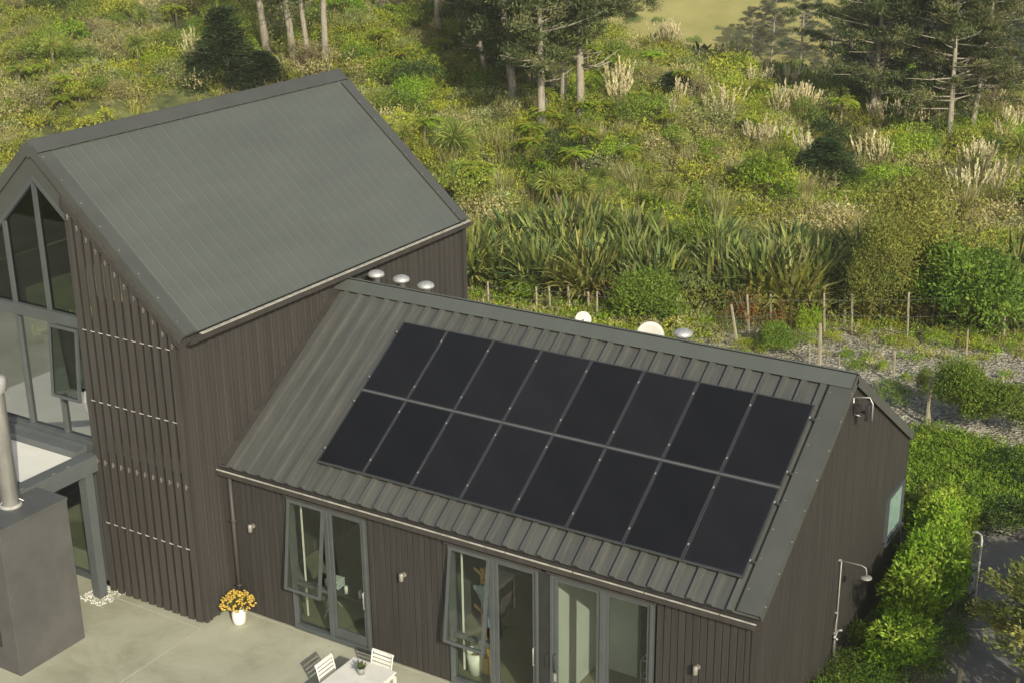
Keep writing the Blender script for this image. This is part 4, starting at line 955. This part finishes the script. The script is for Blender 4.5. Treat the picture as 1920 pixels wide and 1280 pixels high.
# hedge along the gable
HED = [(11.95, 3.0, 1., .55), (11.62, 3.7, .9, .5), (12.0, 4.6, 1.05, .6), (11.85, 5.7, 1., .95), (12.0, 6.7, 1., 1.05), (11.75, 7.6, .95, 1.0), (11.62, 8.6, .9, 1.0), (11.5, 9.7, .85, .8)]
HL = ['nearest the camera', 'second from the camera, low and dark', 'third from the camera', 'beside the shower', 'just past the shower head', 'beneath the gable window', 'level with the gable window', 'farthest along the wall']
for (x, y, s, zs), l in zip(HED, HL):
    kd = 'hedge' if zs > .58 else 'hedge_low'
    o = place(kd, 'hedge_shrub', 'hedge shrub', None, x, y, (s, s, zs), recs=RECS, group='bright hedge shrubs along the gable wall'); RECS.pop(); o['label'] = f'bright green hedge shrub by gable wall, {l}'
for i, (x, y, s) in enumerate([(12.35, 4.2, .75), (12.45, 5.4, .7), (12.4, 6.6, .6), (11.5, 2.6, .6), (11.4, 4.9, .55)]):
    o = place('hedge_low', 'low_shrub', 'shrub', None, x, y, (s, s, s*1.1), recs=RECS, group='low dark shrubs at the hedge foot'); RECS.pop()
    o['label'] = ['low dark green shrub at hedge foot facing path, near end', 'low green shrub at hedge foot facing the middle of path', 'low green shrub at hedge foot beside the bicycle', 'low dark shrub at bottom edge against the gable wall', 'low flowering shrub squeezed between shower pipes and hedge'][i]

# trees at right edge, which shade the path
def leafy_tree(x, y, h, r, cols, n, leaf, lab, base=.35, lean=0.):
    z = float(terrain(x, y))-.05
    t = thing('leafy_tree', lab, 'tree', (x, y, z))
    tr, pts = trunk_mesh(h*.75, .09, .03, 'bark', lean, 0, crv=.05); obj_of(tr, 'trunk', t)
    mbl = MB(); Q, C = [], []
    for k in range(34):
        tt = rng.uniform(base, .75); a = k*2.4; o = np.array([lean*h*.75*(tt/.75)**1.3, 0, h*tt]); d = np.array([math.cos(a), math.sin(a), rng.uniform(.15, .9)]); l = r*rng.uniform(.6, 1.15)
        mbl.tube([o, o+d*l*.5, o+d*l*.95+[0, 0, .05]], [.03, .018, .006], 4)
        cc = np.asarray(cols[rng.integers(0, len(cols))])
        for q in (.45, .65, .82, .98):
            m = n//136; c = o+d*l*q+rng.normal(size=3)*.06; p = c+rvec(m)*rng.random((m, 1))*np.array([.24, .24, .17])*r/1.2
            dd = d[None]+rvec(m)*.7; Q.append(leaf_quads(p, dd, rvec(m), leaf, leaf*.35)); C.append(cc*(1+rng.normal(size=(m, 1))*.2).clip(.5, 1.6)*np.ones((m, 3)))
    lb = bpy.data.meshes.new('limbs'); lb.from_pydata(mbl.v, [], mbl.f); lb.materials.append(M['bark']); obj_of(lb, 'limbs', t)
    obj_of(mesh_quads('crown', np.concatenate(Q), np.concatenate(C).clip(0, 1)), 'crown', t)
OLV = [(.22, .25, .06), (.29, .30, .08), (.15, .19, .045)]
leafy_tree(14.75, 4.7, 3.0, 1.25, OLV, 16000, .09, 'olive-yellow feathery tree leaning over path at the bottom right edge')
leafy_tree(15.1, 7.7, 2.3, 1.0, [(.09, .14, .03), (.13, .18, .04)], 12000, .09, 'darker green tree at right edge behind the olive one')
leafy_tree(16.0, 2.4, 3.6, 1.6, OLV, 16000, .10, 'tall tree beyond the right edge that shades the path')
leafy_tree(16.4, 5.4, 3.2, 1.6, OLV, 16000, .10, 'second tall tree beyond the right edge casting shade')
leafy_tree(15.9, 8.0, 2.2, 1.3, [(.09, .14, .03), (.13, .18, .04)], 12000, .10, 'third tree beyond the right edge above the shaded path')

# scattered individual plants on the slope
pts = []
def far_enough(x, y, d):
    for a, b, c in pts:
        if (a-x)**2+(b-y)**2 < (d+c)**2*.25: return False
    return True
BK = {'olive_bush': ('bush', 'olive-green bush', 7), 'bright_bush': ('bush', 'lime-green bush', 6), 'green_bush': ('bush', 'mid-green bush', 7), 'dark_bush': ('bush', 'dark green bush', 2.4),
      'straw_bush': ('bush', 'straw-coloured dry bush', 5.5), 'grey_bush': ('bush', 'grey-green bush', 3), 'yellow_bush': ('bush', 'yellow-green bush', 5.5)}
kk = list(BK); wts = np.array([BK[q][2] for q in kk], float); wts /= wts.sum()
cnt = 0; tries = 0
while cnt < 285 and tries < 12000:
    tries += 1
    u, v = rng.uniform(-15, 1935), rng.uniform(-20, 420)**1.0
    if inside(u, v+12) or (u > 1150 and v < 95+max(0, u-1450)*.32) or (u > 640 and v > 395): continue
    p = hit(u, v)
    if p[1] < (fence_y(p[0])+2.2 if p[0] > -8 else 11.5): continue
    s = rng.uniform(.55, 1.3)
    if not far_enough(p[0], p[1], s*1.3): continue
    kd = kk[rng.choice(len(kk), p=wts)]
    if u < 700 and rng.random() < .2: kd = 'straw_bush'
    s3 = (s*rng.uniform(.75, 1.5), s*rng.uniform(.75, 1.5), s*rng.uniform(.8, 1.45))
    place(kd, kd, 'bush', BK[kd][1], p[0], p[1], s3, recs=RECS, group='bushes covering the hillside'); pts.append((p[0], p[1], s*1.3)); cnt += 1
cnt = 0
while cnt < 85:
    u, v = rng.uniform(0, 1920), rng.uniform(20, 390)
    if inside(u, v+14) or (u > 1150 and v < 130+max(0, u-1400)*.3): continue
    if rng.random() > (.9 if (650 < u < 1500 and v > 60) else .45): continue
    p = hit(u, v)
    if p[1] < fence_y(p[0])+2.5: continue
    fern(p[0], p[1], rng.uniform(1.5, 2.6), rng.uniform(.34, .62), 'yellow-green tree fern'); cnt += 1
# pampas: concentrated at right and on the crest
for (u, v, du, dv, n) in [(1270, 105, 45, 10, 11), (1350, 120, 60, 8, 5), (560, 165, 10, 5, 0), (368, 135, 8, 6, 3), (375, 20, 10, 5, 2), (1165, 200, 18, 16, 6), (800, 25, 18, 6, 4), (1460, 180, 50, 12, 8), (1465, 230, 25, 12, 7), (1520, 235, 15, 8, 4),
                          (1260, 240, 12, 8, 3), (1345, 245, 30, 16, 5), (1430, 300, 22, 10, 5), (1690, 250, 55, 18, 13), (1740, 190, 30, 8, 5), (1510, 335, 12, 8, 4), (1640, 330, 25, 10, 5), (1830, 345, 40, 14, 9), (1895, 270, 25, 30, 7), (1840, 395, 40, 10, 5), (1170, 225, 14, 6, 4), (440, 165, 6, 4, 2)]:
    for _ in range(n):
        a, b = u+rng.normal()*du*.6, v+rng.normal()*dv*.6
        if inside(a, b+8): continue
        p = hit(a, b); toetoe(p[0], p[1], rng.uniform(.6, .95), 'cream-plumed pampas clump')
# flax band
cnt = 0
while cnt < 150:
    t = rng.random(); u = 870+t*1060 ; x = rng.uniform(-8, 11.5); y = fence_y(x)+rng.uniform(.05, 5.2)
    uu, vv = px_of((x, y, float(terrain(x, y))+.8))
    if uu < 868 or uu > 1940 or inside(uu, vv): continue
    if 1560 < uu < 1880 and y < fence_y(x)+2.2: continue
    kd = 'flax' if rng.random() < .74 else 'flax_yellow'
    place(kd, 'flax_plant', 'flax', 'dark strappy flax clump' if kd == 'flax' else 'yellowish arching flax clump', x, y, rng.uniform(.55, 1.12), recs=RECS, group='flax clumps behind the fence').rotation_euler = (rng.normal()*.16, rng.normal()*.16, rng.uniform(0, 6.28)); cnt += 1
for (u, v, s) in [(1480, 590, 1.25), (1510, 575, 1.2), (1450, 585, 1.0)]:
    p = hit(u, v+10); place('flax_yellow', 'flax_plant', 'flax', 'yellowish arching flax clump', p[0], p[1], s, recs=RECS, group='flax clumps behind the fence')
for _ in range(55):
    x = rng.uniform(-8.5, 6.5); y = fence_y(x)+rng.uniform(.1, 1.3); uu, vv = px_of((x, y, float(terrain(x, y))+.6))
    if uu < 868 or inside(uu, vv-40): continue
    kd = 'flax' if rng.random() < .6 else 'flax_yellow'
    place(kd, 'flax_plant', 'flax', 'dark strappy flax clump' if kd == 'flax' else 'yellowish arching flax clump', x, y, rng.uniform(.7, 1.05), recs=RECS, group='flax clumps behind the fence')
cnt = 0
while cnt < 40:
    u, v = rng.uniform(0, 1920), rng.uniform(230, 430)
    if inside(u, v+10): continue
    p = hit(u, v)
    if p[1] < fence_y(p[0])+3: continue
    place('rush', 'rush_clump', 'rushes', 'dry upright rush clump', p[0], p[1], rng.uniform(.7, 1.2), recs=RECS, group='dry rush clumps'); cnt += 1

# ------------------------------------------------------------------ stuff: scrub floor, ground cover, far wood
def scatter_mesh(name, protos, pos, scl, tintsd=.12, pick=None):
    Qs, Cs = [], []
    for (x, y, z), s in zip(pos, scl):
        Q, C = protos[pick(x, y) if pick else rng.integers(0, len(protos))]; a = rng.uniform(0, 6.28); c, q = math.cos(a), math.sin(a)
        Rm = np.array([[c, -q, 0], [q, c, 0], [0, 0, 1]]).T
        Qs.append((Q@Rm)*s+np.array([x, y, z])); Cs.append(C*(1+rng.normal()*tintsd))
    return mesh_quads(name, np.concatenate(Qs), np.concatenate(Cs).clip(0, 1))
sp = [shrub(400, 1., .95, .125, cols, 8, .45, twig=7) for cols in (G_OLIVE, G_MID, G_BRIGHT, G_YEL, G_TAN, G_GREY, G_OLIVE+G_TAN)]
sp += [grass_clump(60, .9, 1.5, .04, G_TAN+G_OLIVE, segs=2)[:2] for _ in range(2)]
pos, scl = [], []
while len(pos) < 5000:
    D_ = 34+rng.random()**1.1*74; s_ = rng.uniform(-1, 1)*(D_*.385+2)
    x, y = from_sd(s_, D_)
    if y < (fence_y(x)+.5 if x > -8 else 11): continue
    z = float(terrain(x, y)); u, v = px_of((x, y, z+.4))
    if v < -60 or inside(u, v+5): continue
    if s_ > 4 and D_ > 84: continue
    pos.append((x, y, z-.1)); scl.append((.36+.72*rng.random()**1.6)*(1+max(0, D_-60)*.006))
def patch(x, y):
    f = math.sin(x*.55+2*math.sin(y*.31))+math.sin(y*.62+1.7*math.sin(x*.37+1))+rng.normal()*.45
    order = [1, 0, 2, 0, 3, 5, 0, 6, 4, 7]
    return order[int(min(9, max(0, (f+2.1)/4.2*10)))]
o = obj_of(scatter_mesh('scrub', sp, pos, scl, .10, patch), 'scrub'); tag(o, 'tangled low scrub covering the hillside between the individual plants', 'scrub', kind='stuff')
# ivy bank at right
iv = [shrub(260, .5, .35, .07, [(.16, .29, .022), (.20, .34, .028), (.12, .22, .02), (.23, .32, .04)], 5, .6) for _ in range(4)]
pos, scl = [], []
while len(pos) < 620:
    u, v = rng.uniform(1640, 1960), rng.uniform(800, 985)
    lim = 815+max(0, u-1730)*.22
    if v < lim or v > 985-max(0, 1760-u)*.0: continue
    p = hit(u, v)
    if p[0] < L+.2 and p[1] < WR+.2: continue
    pos.append((p[0], p[1], 0.0)); scl.append(rng.uniform(.5, 1.05)*(1 if rng.random() < .8 else .6))
o = obj_of(scatter_mesh('ground_cover', iv, pos, scl), 'ground_cover'); tag(o, 'glossy green creeping ground cover on the bank beyond the gable', 'ground cover', kind='stuff')
# weeds at the fence foot
wd_ = [shrub(90, .3, .25, .07, c, 4, .5) for c in (G_BRIGHT, G_YEL, G_OLIVE, G_TAN)]
pos, scl = [], []
for _ in range(900):
    x = rng.uniform(-8, 12); y = fence_y(x)-.4+rng.normal()*.5
    if x < 2.5: y -= abs(rng.normal())*1.6
    elif rng.random() < .2: continue
    if rng.random() < .25: y -= rng.uniform(0, 4)
    pos.append((x, y, float(terrain(x, y)))); scl.append(rng.uniform(.4, 1.15))
for _ in range(1500):
    x = rng.uniform(-16, 1.5); y = rng.uniform(8.9, fence_y(x)-.3)
    pos.append((x, y, float(terrain(x, y)))); scl.append(rng.uniform(.7, 1.7))
for _ in range(500):
    x = rng.uniform(-13, -7.2); y = rng.uniform(.5, 9.5); pos.append((x, y, float(terrain(x, y)))); scl.append(rng.uniform(.7, 1.5))
o = obj_of(scatter_mesh('weeds', wd_, pos, scl), 'weeds'); tag(o, 'low green weeds along the foot of the fence and on gravel', 'weeds', kind='stuff')
# mulch chips
n = 15000; x = rng.uniform(-9, 16, n); y = 11+rng.random(n)*12; k = y < 19.6+.306*(x+4); x, y = x[k], y[k]; n = len(x)
P = np.stack([x, y, terrain(x, y)+.055], 1); dd = rvec(n); dd[:, 2] *= .25; nn = rvec(n)*.5; nn[:, 2] += 1
Q = leaf_quads(P, dd, nn, rng.uniform(.06, .16, n), rng.uniform(.03, .06, n)); C = mixcol([(.44, .41, .33), (.29, .26, .20), (.56, .53, .44), (.13, .12, .09)], n, .15)
o = obj_of(mesh_quads('mulch_chips', Q, C.clip(0, 1)), 'mulch_chips'); tag(o, 'loose pale bark and stone chips strewn over the bank', 'mulch', kind='stuff')
# a few fallen leaves on the concrete
n = 70; x = np.concatenate([rng.uniform(.2, 9, 40), rng.uniform(-1.5, 5, 30)]); y = np.concatenate([-np.abs(rng.normal(size=40))*.18-.05, rng.uniform(-5, -.3, 30)])
P = np.stack([x, y, np.full(n, .008)], 1); dd = rvec(n); dd[:, 2] *= .1; nn = rvec(n)*.2; nn[:, 2] += 1
o = obj_of(mesh_quads('fallen_leaves', leaf_quads(P, dd, nn, rng.uniform(.02, .05, n), rng.uniform(.012, .022, n)), mixcol([(.20, .15, .06), (.30, .24, .10), (.12, .11, .05)], n)), 'fallen_leaves'); tag(o, 'a few dry fallen leaves scattered on the concrete patio', 'fallen leaves', kind='stuff')
# far wood
fc = [shrub(420, 1., 1.4, .22, [(.045, .06, .022), (.06, .075, .028), (.035, .05, .02)], 9, .6) for _ in range(4)]
pos, scl = [], []
while len(pos) < 520:
    D_ = rng.uniform(96, 300); u = rng.uniform(1500, 1990); s_ = (u-960)/FPX*D_*1.05; x, y = from_sd(s_, D_); z = float(terrain(x, y)); uu, vv = px_of((x, y, z))
    edge = 1690 if vv < 60 else 1600-(vv-60)*.4
    if uu < edge+rng.normal()*12: continue
    pos.append((x, y, z-.6)); scl.append(rng.uniform(2.2, 4.6))
for _ in range(60):     # hollow behind the crest
    u = rng.uniform(1130, 1600); D_ = rng.uniform(100, 150); s_ = (u-960)/FPX*D_*1.05; x, y = from_sd(s_, D_); pos.append((x, y, float(terrain(x, y))-.5)); scl.append(rng.uniform(1.5, 3.4))
o = obj_of(scatter_mesh('far_wood', fc, pos, scl), 'far_wood'); tag(o, 'dark mass of distant woodland on the far slope at upper right', 'woodland', kind='stuff')
for i, (u, v, s) in enumerate([(1187, 45, 3.2), (1235, 42, 2.2), (1222, 22, 1.3), (1260, 75, 3.0), (1300, 82, 2.8), (1378, 98, 3.2), (1345, 55, 1.1), (1372, 48, .9), (1400, 105, 2.6)]):
    p = hit(u, v); o = obj_of(PR['green_bush'][i % 3] if i != 5 else PR['bright_bush'][0], 'pasture_bush', None, (p[0], p[1], p[2]-.3), i, s*.42)
    tag(o, None, 'bush', 'lone bushes on the pasture'); RECS.append((o, 'round bush on the distant pasture', (p[0], p[1], p[2])))

# ------------------------------------------------------------------ fence and stakes
fe = thing('wire_fence', 'wire netting fence on rough timber posts in front of the flax', 'fence')
fx = []
for (ut, vt, ub, vb) in [(914, 528, 916, 578), (1005, 538, 1006, 588), (1029, 538, 1031, 592), (1065, 538, 1068, 598), (1103, 547, 1103, 602), (1119, 547, 1119, 605), (1269, 558, 1271, 618), (1401, 552, 1404, 640), (1445, 552, 1443, 628), (1545, 550, 1545, 632), (1598, 551, 1596, 630), (1704, 548, 1700, 640), (1886, 534, 1882, 640)]:
    p = hit(ub, vb); z = float(terrain(p[0], p[1])); d = ray_dir(ut, vt); t = (np.linalg.norm((p-CAM)[:2]))/np.linalg.norm(d[:2]); top = CAM+d*t
    mb = MB(); r = .037; mb.tube([(p[0], p[1], z-.1), (p[0]+(top[0]-p[0])*.5, p[1]+.01, (z+top[2])/2), (top[0], top[1], top[2])], [r*1.1, r, r*.9], 7); mb.build('post', 'stake', fe); fx.append((p[0], p[1], z, top[2]))
fx.sort(); mb = MB()
for a, b in zip(fx[:-1], fx[1:]):
    for q in (.2, .5, .85):
        mb.tube([(a[0], a[1]-.05, a[2]+(a[3]-a[2])*q), (b[0], b[1]-.05, b[2]+(b[3]-b[2])*q)], .006, 4)
    m = int(max(2, (b[0]-a[0])/.6))
    for k in range(m): 
        t = k/m; q = [a[i]*(1-t)+b[i]*t for i in range(4)]; mb.tube([(q[0], q[1]-.05, q[2]), (q[0], q[1]-.05, q[2]+(q[3]-q[2])*.92)], .005, 4)
mb.build('wire_netting', 'wire', fe)
for i, (ut, vt, ub, vb, r, lab) in enumerate([(1371, 571, 1383, 645, .045, 'weathered timber stake leaning left beside a rusty shrub'), (1276, 554, 1277, 612, .035, 'thin timber stake paired closely with a fence post'), (1584, 550, 1584, 612, .05, 'pale split stake beside the wire fence gap'),
        (1538, 606, 1537, 692, .05, 'tall pale square stake on gravel behind the ridge'), (1518, 641, 1518, 688, .025, 'thin cane stake left of the tall pale one'), (1678, 657, 1674, 722, .04, 'slim pale stake alone on gravel right of roof apex'),
        (1746, 705, 1737, 800, .045, 'upright stake tying the yellowish sapling'), (1741, 765, 1744, 800, .04, 'short second stake at the sapling foot'), (1815, 615, 1812, 668, .03, 'thin dim stake in front of big green shrub'), (1881, 704, 1880, 750, .035, 'short dark-edged stake on gravel near the right edge'),
        (1574, 664, 1574, 690, .02, 'tiny cane stake just left of roof apex'), (1737, 980, 1733, 1012, .04, 'pale stake rising from hedge near the gable window'), (1801, 1252, 1797, 1300, .05, 'thick timber stake beside the path at bottom right'), (1908, 1270, 1908, 1310, .04, 'timber stake at the extreme bottom right corner')]):
    p = hit(ub, vb); z = float(terrain(p[0], p[1])); d = ray_dir(ut, vt); t = (np.linalg.norm((p-CAM)[:2]))/np.linalg.norm(d[:2]); top = CAM+d*t
    if i == 11: p = np.array([11.65, 9.6, 0]); d = ray_dir(ut, vt); t = np.linalg.norm((p-CAM)[:2])/np.linalg.norm(d[:2]); top = CAM+d*t; z = 0
    mb = MB(); mb.tube([(0, 0, -.05), (top[0]-p[0], top[1]-p[1], top[2]-z)], [r, r*.85], 5); o = mb.build('timber_stake', 'stake'); o.location = (p[0], p[1], z); tag(o, lab, 'stake', 'timber stakes on the bank and path')

# ------------------------------------------------------------------ small objects
vp = thing('flower_vase', 'white ribbed vase filled with orange-yellow flowers beside the downpipe', 'vase', (.56, -.42, 0))
M['petal'] = noise_mat('orange_yellow_petals', (.46, .28, .03), (.60, .42, .08), (1, 1, 1), 20., .7)
mb = MB(); mb.lathe([(.001, 0.003), (.10, .003), (.125, .05), (.14, .16), (.135, .27), (.115, .32), (.11, .345), (.095, .345), (.10, .30), (.001, .28)], 28); mb.build('vase_body', 'ceramic', vp, True)
mb = MB(); fm_ = MB(); vr = random.Random(5)
for k in range(150):
    a = vr.uniform(0, 6.28); r = .33*math.sqrt(vr.random()); z = .36+.34*(1-(r/.36)**2)*vr.uniform(.65, 1)+.03
    tip = (r*math.cos(a)*1.05, r*math.sin(a)*1.05, z); mb.tube([(.04*math.cos(a), .04*math.sin(a), .3), (tip[0]*.6, tip[1]*.6, .3+(z-.3)*.7), tip], .003, 3)
    for q in range(2):
        s = vr.uniform(.014, .027); fm_.lathe([(.001, -s*.7), (s*.8, -s*.3), (s, .1*s), (s*.6, .6*s), (.001, .7*s)], 6, (tip[0]+vr.uniform(-.02, .02), tip[1]+vr.uniform(-.02, .02), tip[2]+vr.uniform(-.015, .02)))
M['stem'] = noise_mat('green_stem', (.10, .12, .03), (.16, .17, .05)); mb.build('stems', 'stem', vp); fm_.build('flowers', 'petal', vp)
p = np.array([4.38, -1.48, .7405]); su_ = thing('potted_succulent', 'spiky grey-green succulent in a small zinc pot on the table', 'potted plant', tuple(p))
MB().lathe([(.001, 0), (.055, 0), (.078, .13), (.07, .13), (.06, .10), (.001, .10)], 18).build('pot', 'pot', su_, True)
n = 70; d = rvec(n); d[:, 2] = np.abs(d[:, 2])+.35; Q = leaf_quads(np.tile([[0, 0, .11]], (n, 1)), d, rvec(n), rng.uniform(.12, .18, n), .028)
obj_of(mesh_quads('rosette', Q, mixcol([(.20, .24, .14), (.30, .29, .12), (.16, .2, .13)], n).clip(0, 1)), 'rosette', su_)

bk = thing('bicycle', 'pale blue bicycle parked on the path behind the hedge', 'bicycle', (12.40, 7.45, 0), R(75))
def wheel(x):
    pt = [(x+.27*math.cos(a), 0, .27+.27*math.sin(a)) for a in np.linspace(0, 2*math.pi, 25)]
    w_ = MB().tube(pt, .017, 6, False).build('tyre', 'rubber', bk, True); w_.name = 'wheel'
    m2 = MB(); 
    for k in range(10): a = k*math.pi/5; m2.tube([(x, 0, .27), (x+.255*math.cos(a), 0, .27+.255*math.sin(a))], .003, 3)
    m2.lathe([(.001, -.02), (.02, -.02), (.02, .02), (.001, .02)], 6, (x, 0, .27)); m2.build('spokes', 'vent', w_)
wheel(-.42); wheel(.45)
mb = MB(); mb.tube([(-.42, 0, .27), (-.02, 0, .25), (.30, 0, .62), (-.12, 0, .66), (-.02, 0, .25)], .018, 7); mb.tube([(-.42, 0, .27), (-.12, 0, .62)], .013, 6); mb.tube([(.28, 0, .72), (.33, 0, .55), (.45, 0, .27)], .016, 6); mb.build('bike_frame', 'blue_paint', bk, True)
mb = MB(); mb.tube([(.28, 0, .70), (.27, 0, .84)], .012, 6); mb.tube([(.20, -.22, .86), (.27, -.1, .85), (.27, .1, .85), (.20, .22, .86)], .012, 6); mb.build('handlebar', 'vent', bk, True)
mb = MB(); mb.tube([(-.12, 0, .64), (-.14, 0, .76)], .012, 6); mb.prism([(-.26, -.07, .76), (-.26, .07, .76), (.0, .015, .77), (.0, -.015, .77)], (0, 0, .035)); mb.build('saddle', 'black', bk)
mb = MB(); mb.tube([(.0, 0, 0.0), (.0, 0, 1.30), (-.03, 0, 1.42), (-.10, 0, 1.47), (-.2, 0, 1.45)], .022, 8); o = mb.build('bent_pipe', 'white', None, True); o.location = (12.62, 7.75, 0); o.rotation_euler = (0, 0, R(20)); tag(o, 'white hooked metal pipe standing between hedge and bicycle', 'pipe')

# room contents behind the first window
ds = thing('desk', 'dark desk with crossed metal legs behind the left glazed opening', 'desk', (2.5, .75, .05))
MB().box(-.75, .75, -.35, .35, .70, .73).build('desktop', 'black', ds)
for sx in (-.55, .55):
    for sy in (-1, 1): MB().tube([(sx, -.28*sy, 0), (sx, .25*sy, .70)], .016, 6).build('leg', 'vent', ds)
for k in range(6):
    o = MB().box(-.16, .16, -.11, .11, 0, .028).build('book', 'paper_r' if k % 2 else 'blue_cloth'); o.location = (2.15, .62, .781+.0285*k); o.rotation_euler = (0, 0, R([3, -5, 8, 0, -8, 4][k]))
    tag(o, f'book in the pile on the desk, {["bottom one", "second from bottom", "third from bottom", "third from top", "second from top", "top one"][k]}', 'book', 'books piled on the desk')
for k, (x, lab) in enumerate(((2.52, 'white candle-like mug on the desk beside the books'), (2.86, 'white mug on the desk seen through the sliding door'))):
    o = MB().lathe([(.001, 0), (.033, 0), (.036, .15), (.03, .15), (.001, .02)], 14).build('mug', 'white', None, True); o.location = (x, .5, .781); tag(o, lab, 'mug', 'mugs on the desk')
pl = thing('pendant_lamp', 'dark round pendant lampshade hanging inside the left room', 'pendant lamp', (2.35, 1.3, 2.1))
MB().lathe([(.26, 0), (.25, .03), (.06, .14), (.03, .16)], 24).build('lamp_shade', 'black', pl, True); MB().tube([(0, 0, .16), (0, 0, .82)], .006, 5).build('cord', 'black', pl)
dc = thing('desk_chair', 'light metal-legged chair beside the desk behind the sliding door', 'chair', (3.05, 1.35, .05), R(200))
MB().box(-.22, .22, -.2, .2, .43, .46).build('seat', 'black', dc); MB().box(-.22, -.19, -.2, .2, .5, .85).build('backrest', 'black', dc)
for a in (-.2, .2):
    for b in (-.18, .18): MB().tube([(a, b, 0), (a*.9, b*.9, .43)], .014, 6).build('leg', 'vent', dc)
# coat stand and draped cloth behind the second opening
ct = thing('coat_stand', 'golden pine coat stand with short pegs behind the middle window', 'coat stand', (5.62, .55, .05))
MB().box(-.035, .035, -.03, .03, 0, 2.15).build('post', 'wood', ct)
for k in range(5):
    z = 1.25+k*.19; sg = 1 if k % 2 else -1; mb = MB(); mb.prism([(0, -.031, z), (0, -.031, z+.06), (sg*.16, -.031, z+.14), (sg*.16, -.031, z+.09)], (0, -.03, 0)); mb.build('peg', 'wood', ct)
mb = MB(); mb.box(-.16, .16, -.14, .14, .05, .38); mb.build('base_box', 'wood', ct)
mb = MB(); nseg = 14
for a in range(nseg):
    x0_, x1_ = -.16+.02*a, -.14+.02*a
V = [(u_*.30-.15+.03*math.sin(v_*5), .03*math.sin(u_*14+v_*3)+.05*v_, -v_*.85) for u_ in np.linspace(0, 1, 12) for v_ in np.linspace(0, 1, 14)]
me = MB().add(V, [(i*14+j, i*14+j+1, (i+1)*14+j+1, (i+1)*14+j) for i in range(11) for j in range(13)]); jk = me.build('hanging_coat', 'blue_cloth', None, True)
jk.modifiers.new('thick', 'SOLIDIFY').thickness = .03; jk.location = (5.62, .42, 1.9); jk.rotation_euler = (0, R(-18), 0); tag(jk, 'blue-grey coat hanging from the pine coat stand', 'coat')
wb = thing('laundry_basket', 'white rounded basket standing at the coat stand foot', 'basket', (5.5, .45, .05)); MB().lathe([(.001, 0), (.14, 0), (.18, .45), (.165, .45), (.13, .03), (.001, .03)], 20).build('basket_body', 'white', wb, True); MB().tube([(.175*math.cos(a), .175*math.sin(a), .45) for a in np.linspace(0, 6.283, 20)], .012, 5).build('rim', 'white', wb)
sh2 = thing('metal_rack', 'thin metal-framed rack inside the right-hand room', 'rack', (8.95, 1.0, .05))
mb = MB()
for a, b in ((-.3, -.2), (.3, -.2), (-.3, .2), (.3, .2)): mb.tube([(a, b, 0), (a, b, 1.1)], .012, 5)
for z in (.75, 1.1): mb.tube([(-.3, -.2, z), (.3, -.2, z), (.3, .2, z), (-.3, .2, z), (-.3, -.2, z)], .012, 5)
mb.build('rack_frame', 'vent', sh2); MB().box(-.29, .29, -.19, .19, .74, .76).build('shelf', 'black', sh2)

hz = MB(); hz.box(-400, 280, -140, 420, -26, 34); ho = hz.build('haze', 'soil'); m = bpy.data.materials.new('thin_haze'); m.use_nodes = True; nt = m.node_tree; nt.nodes.clear()
out = nt.nodes.new('ShaderNodeOutputMaterial'); pv = nt.nodes.new('ShaderNodeVolumePrincipled'); pv.inputs['Density'].default_value = HAZE; pv.inputs['Color'].default_value = (.93, .95, .86, 1); pv.inputs['Anisotropy'].default_value = 0.
nt.links.new(pv.outputs[0], out.inputs['Volume']); ho.data.materials.clear(); ho.data.materials.append(m); ho.rotation_euler = (0, 0, 0); tag(ho, 'thin pale air haze', 'haze', kind='stuff')
# ------------------------------------------------------------------ labels that single things out
ORD = ['first', 'second', 'third', 'fourth', 'fifth', 'sixth', 'seventh', 'eighth', 'ninth', 'tenth', 'eleventh', 'twelfth', 'thirteenth', 'fourteenth', 'fifteenth', 'sixteenth']
def zone(u, v):
    cols = [(235, 'over left tall roof'), (470, 'over middle tall roof'), (700, 'over tall ridge end'), (870, 'right of the tall roof'),
            (1010, 'over three vents'), (1150, 'over small dish'), (1300, 'over big dish'), (1450, 'over single vent'), (1600, 'over low roof end'), (1760, 'over gable apex'), (4000, 'by right edge')]
    rows = [(40, 'cut by the top edge'), (110, 'near the top edge'), (170, 'high on the slope'), (230, 'upper mid-slope'), (290, 'mid-slope'), (350, 'lower mid-slope'), (400, 'low on the slope'), (460, 'at the slope foot'), (9999, 'close to the fence')]
    return next(t for q, t in rows if v < q), next(t for q, t in cols if u < q)
buckets = {}
for o, desc, p in RECS:
    u, v = px_of(p); r, c = zone(u, v); buckets.setdefault((desc, r, c), []).append((u, o))
for (desc, r, c), lst in buckets.items():
    lst.sort(key=lambda q: q[0]); n = len(lst)
    for i, (u, o) in enumerate(lst):
        if n == 1: e = ''
        elif i == 0: e = ', leftmost'
        elif i == n-1: e = ', rightmost'
        else: e = f', {ORD[min(i, 15)]} from left'
        o['label'] = f'{desc} {r}, {c}{e}'

for o in list(COL.objects):
    if o.parent is None and o.type in ('MESH', 'EMPTY') and 'kind' not in o.keys(): o['kind'] = 'thing'
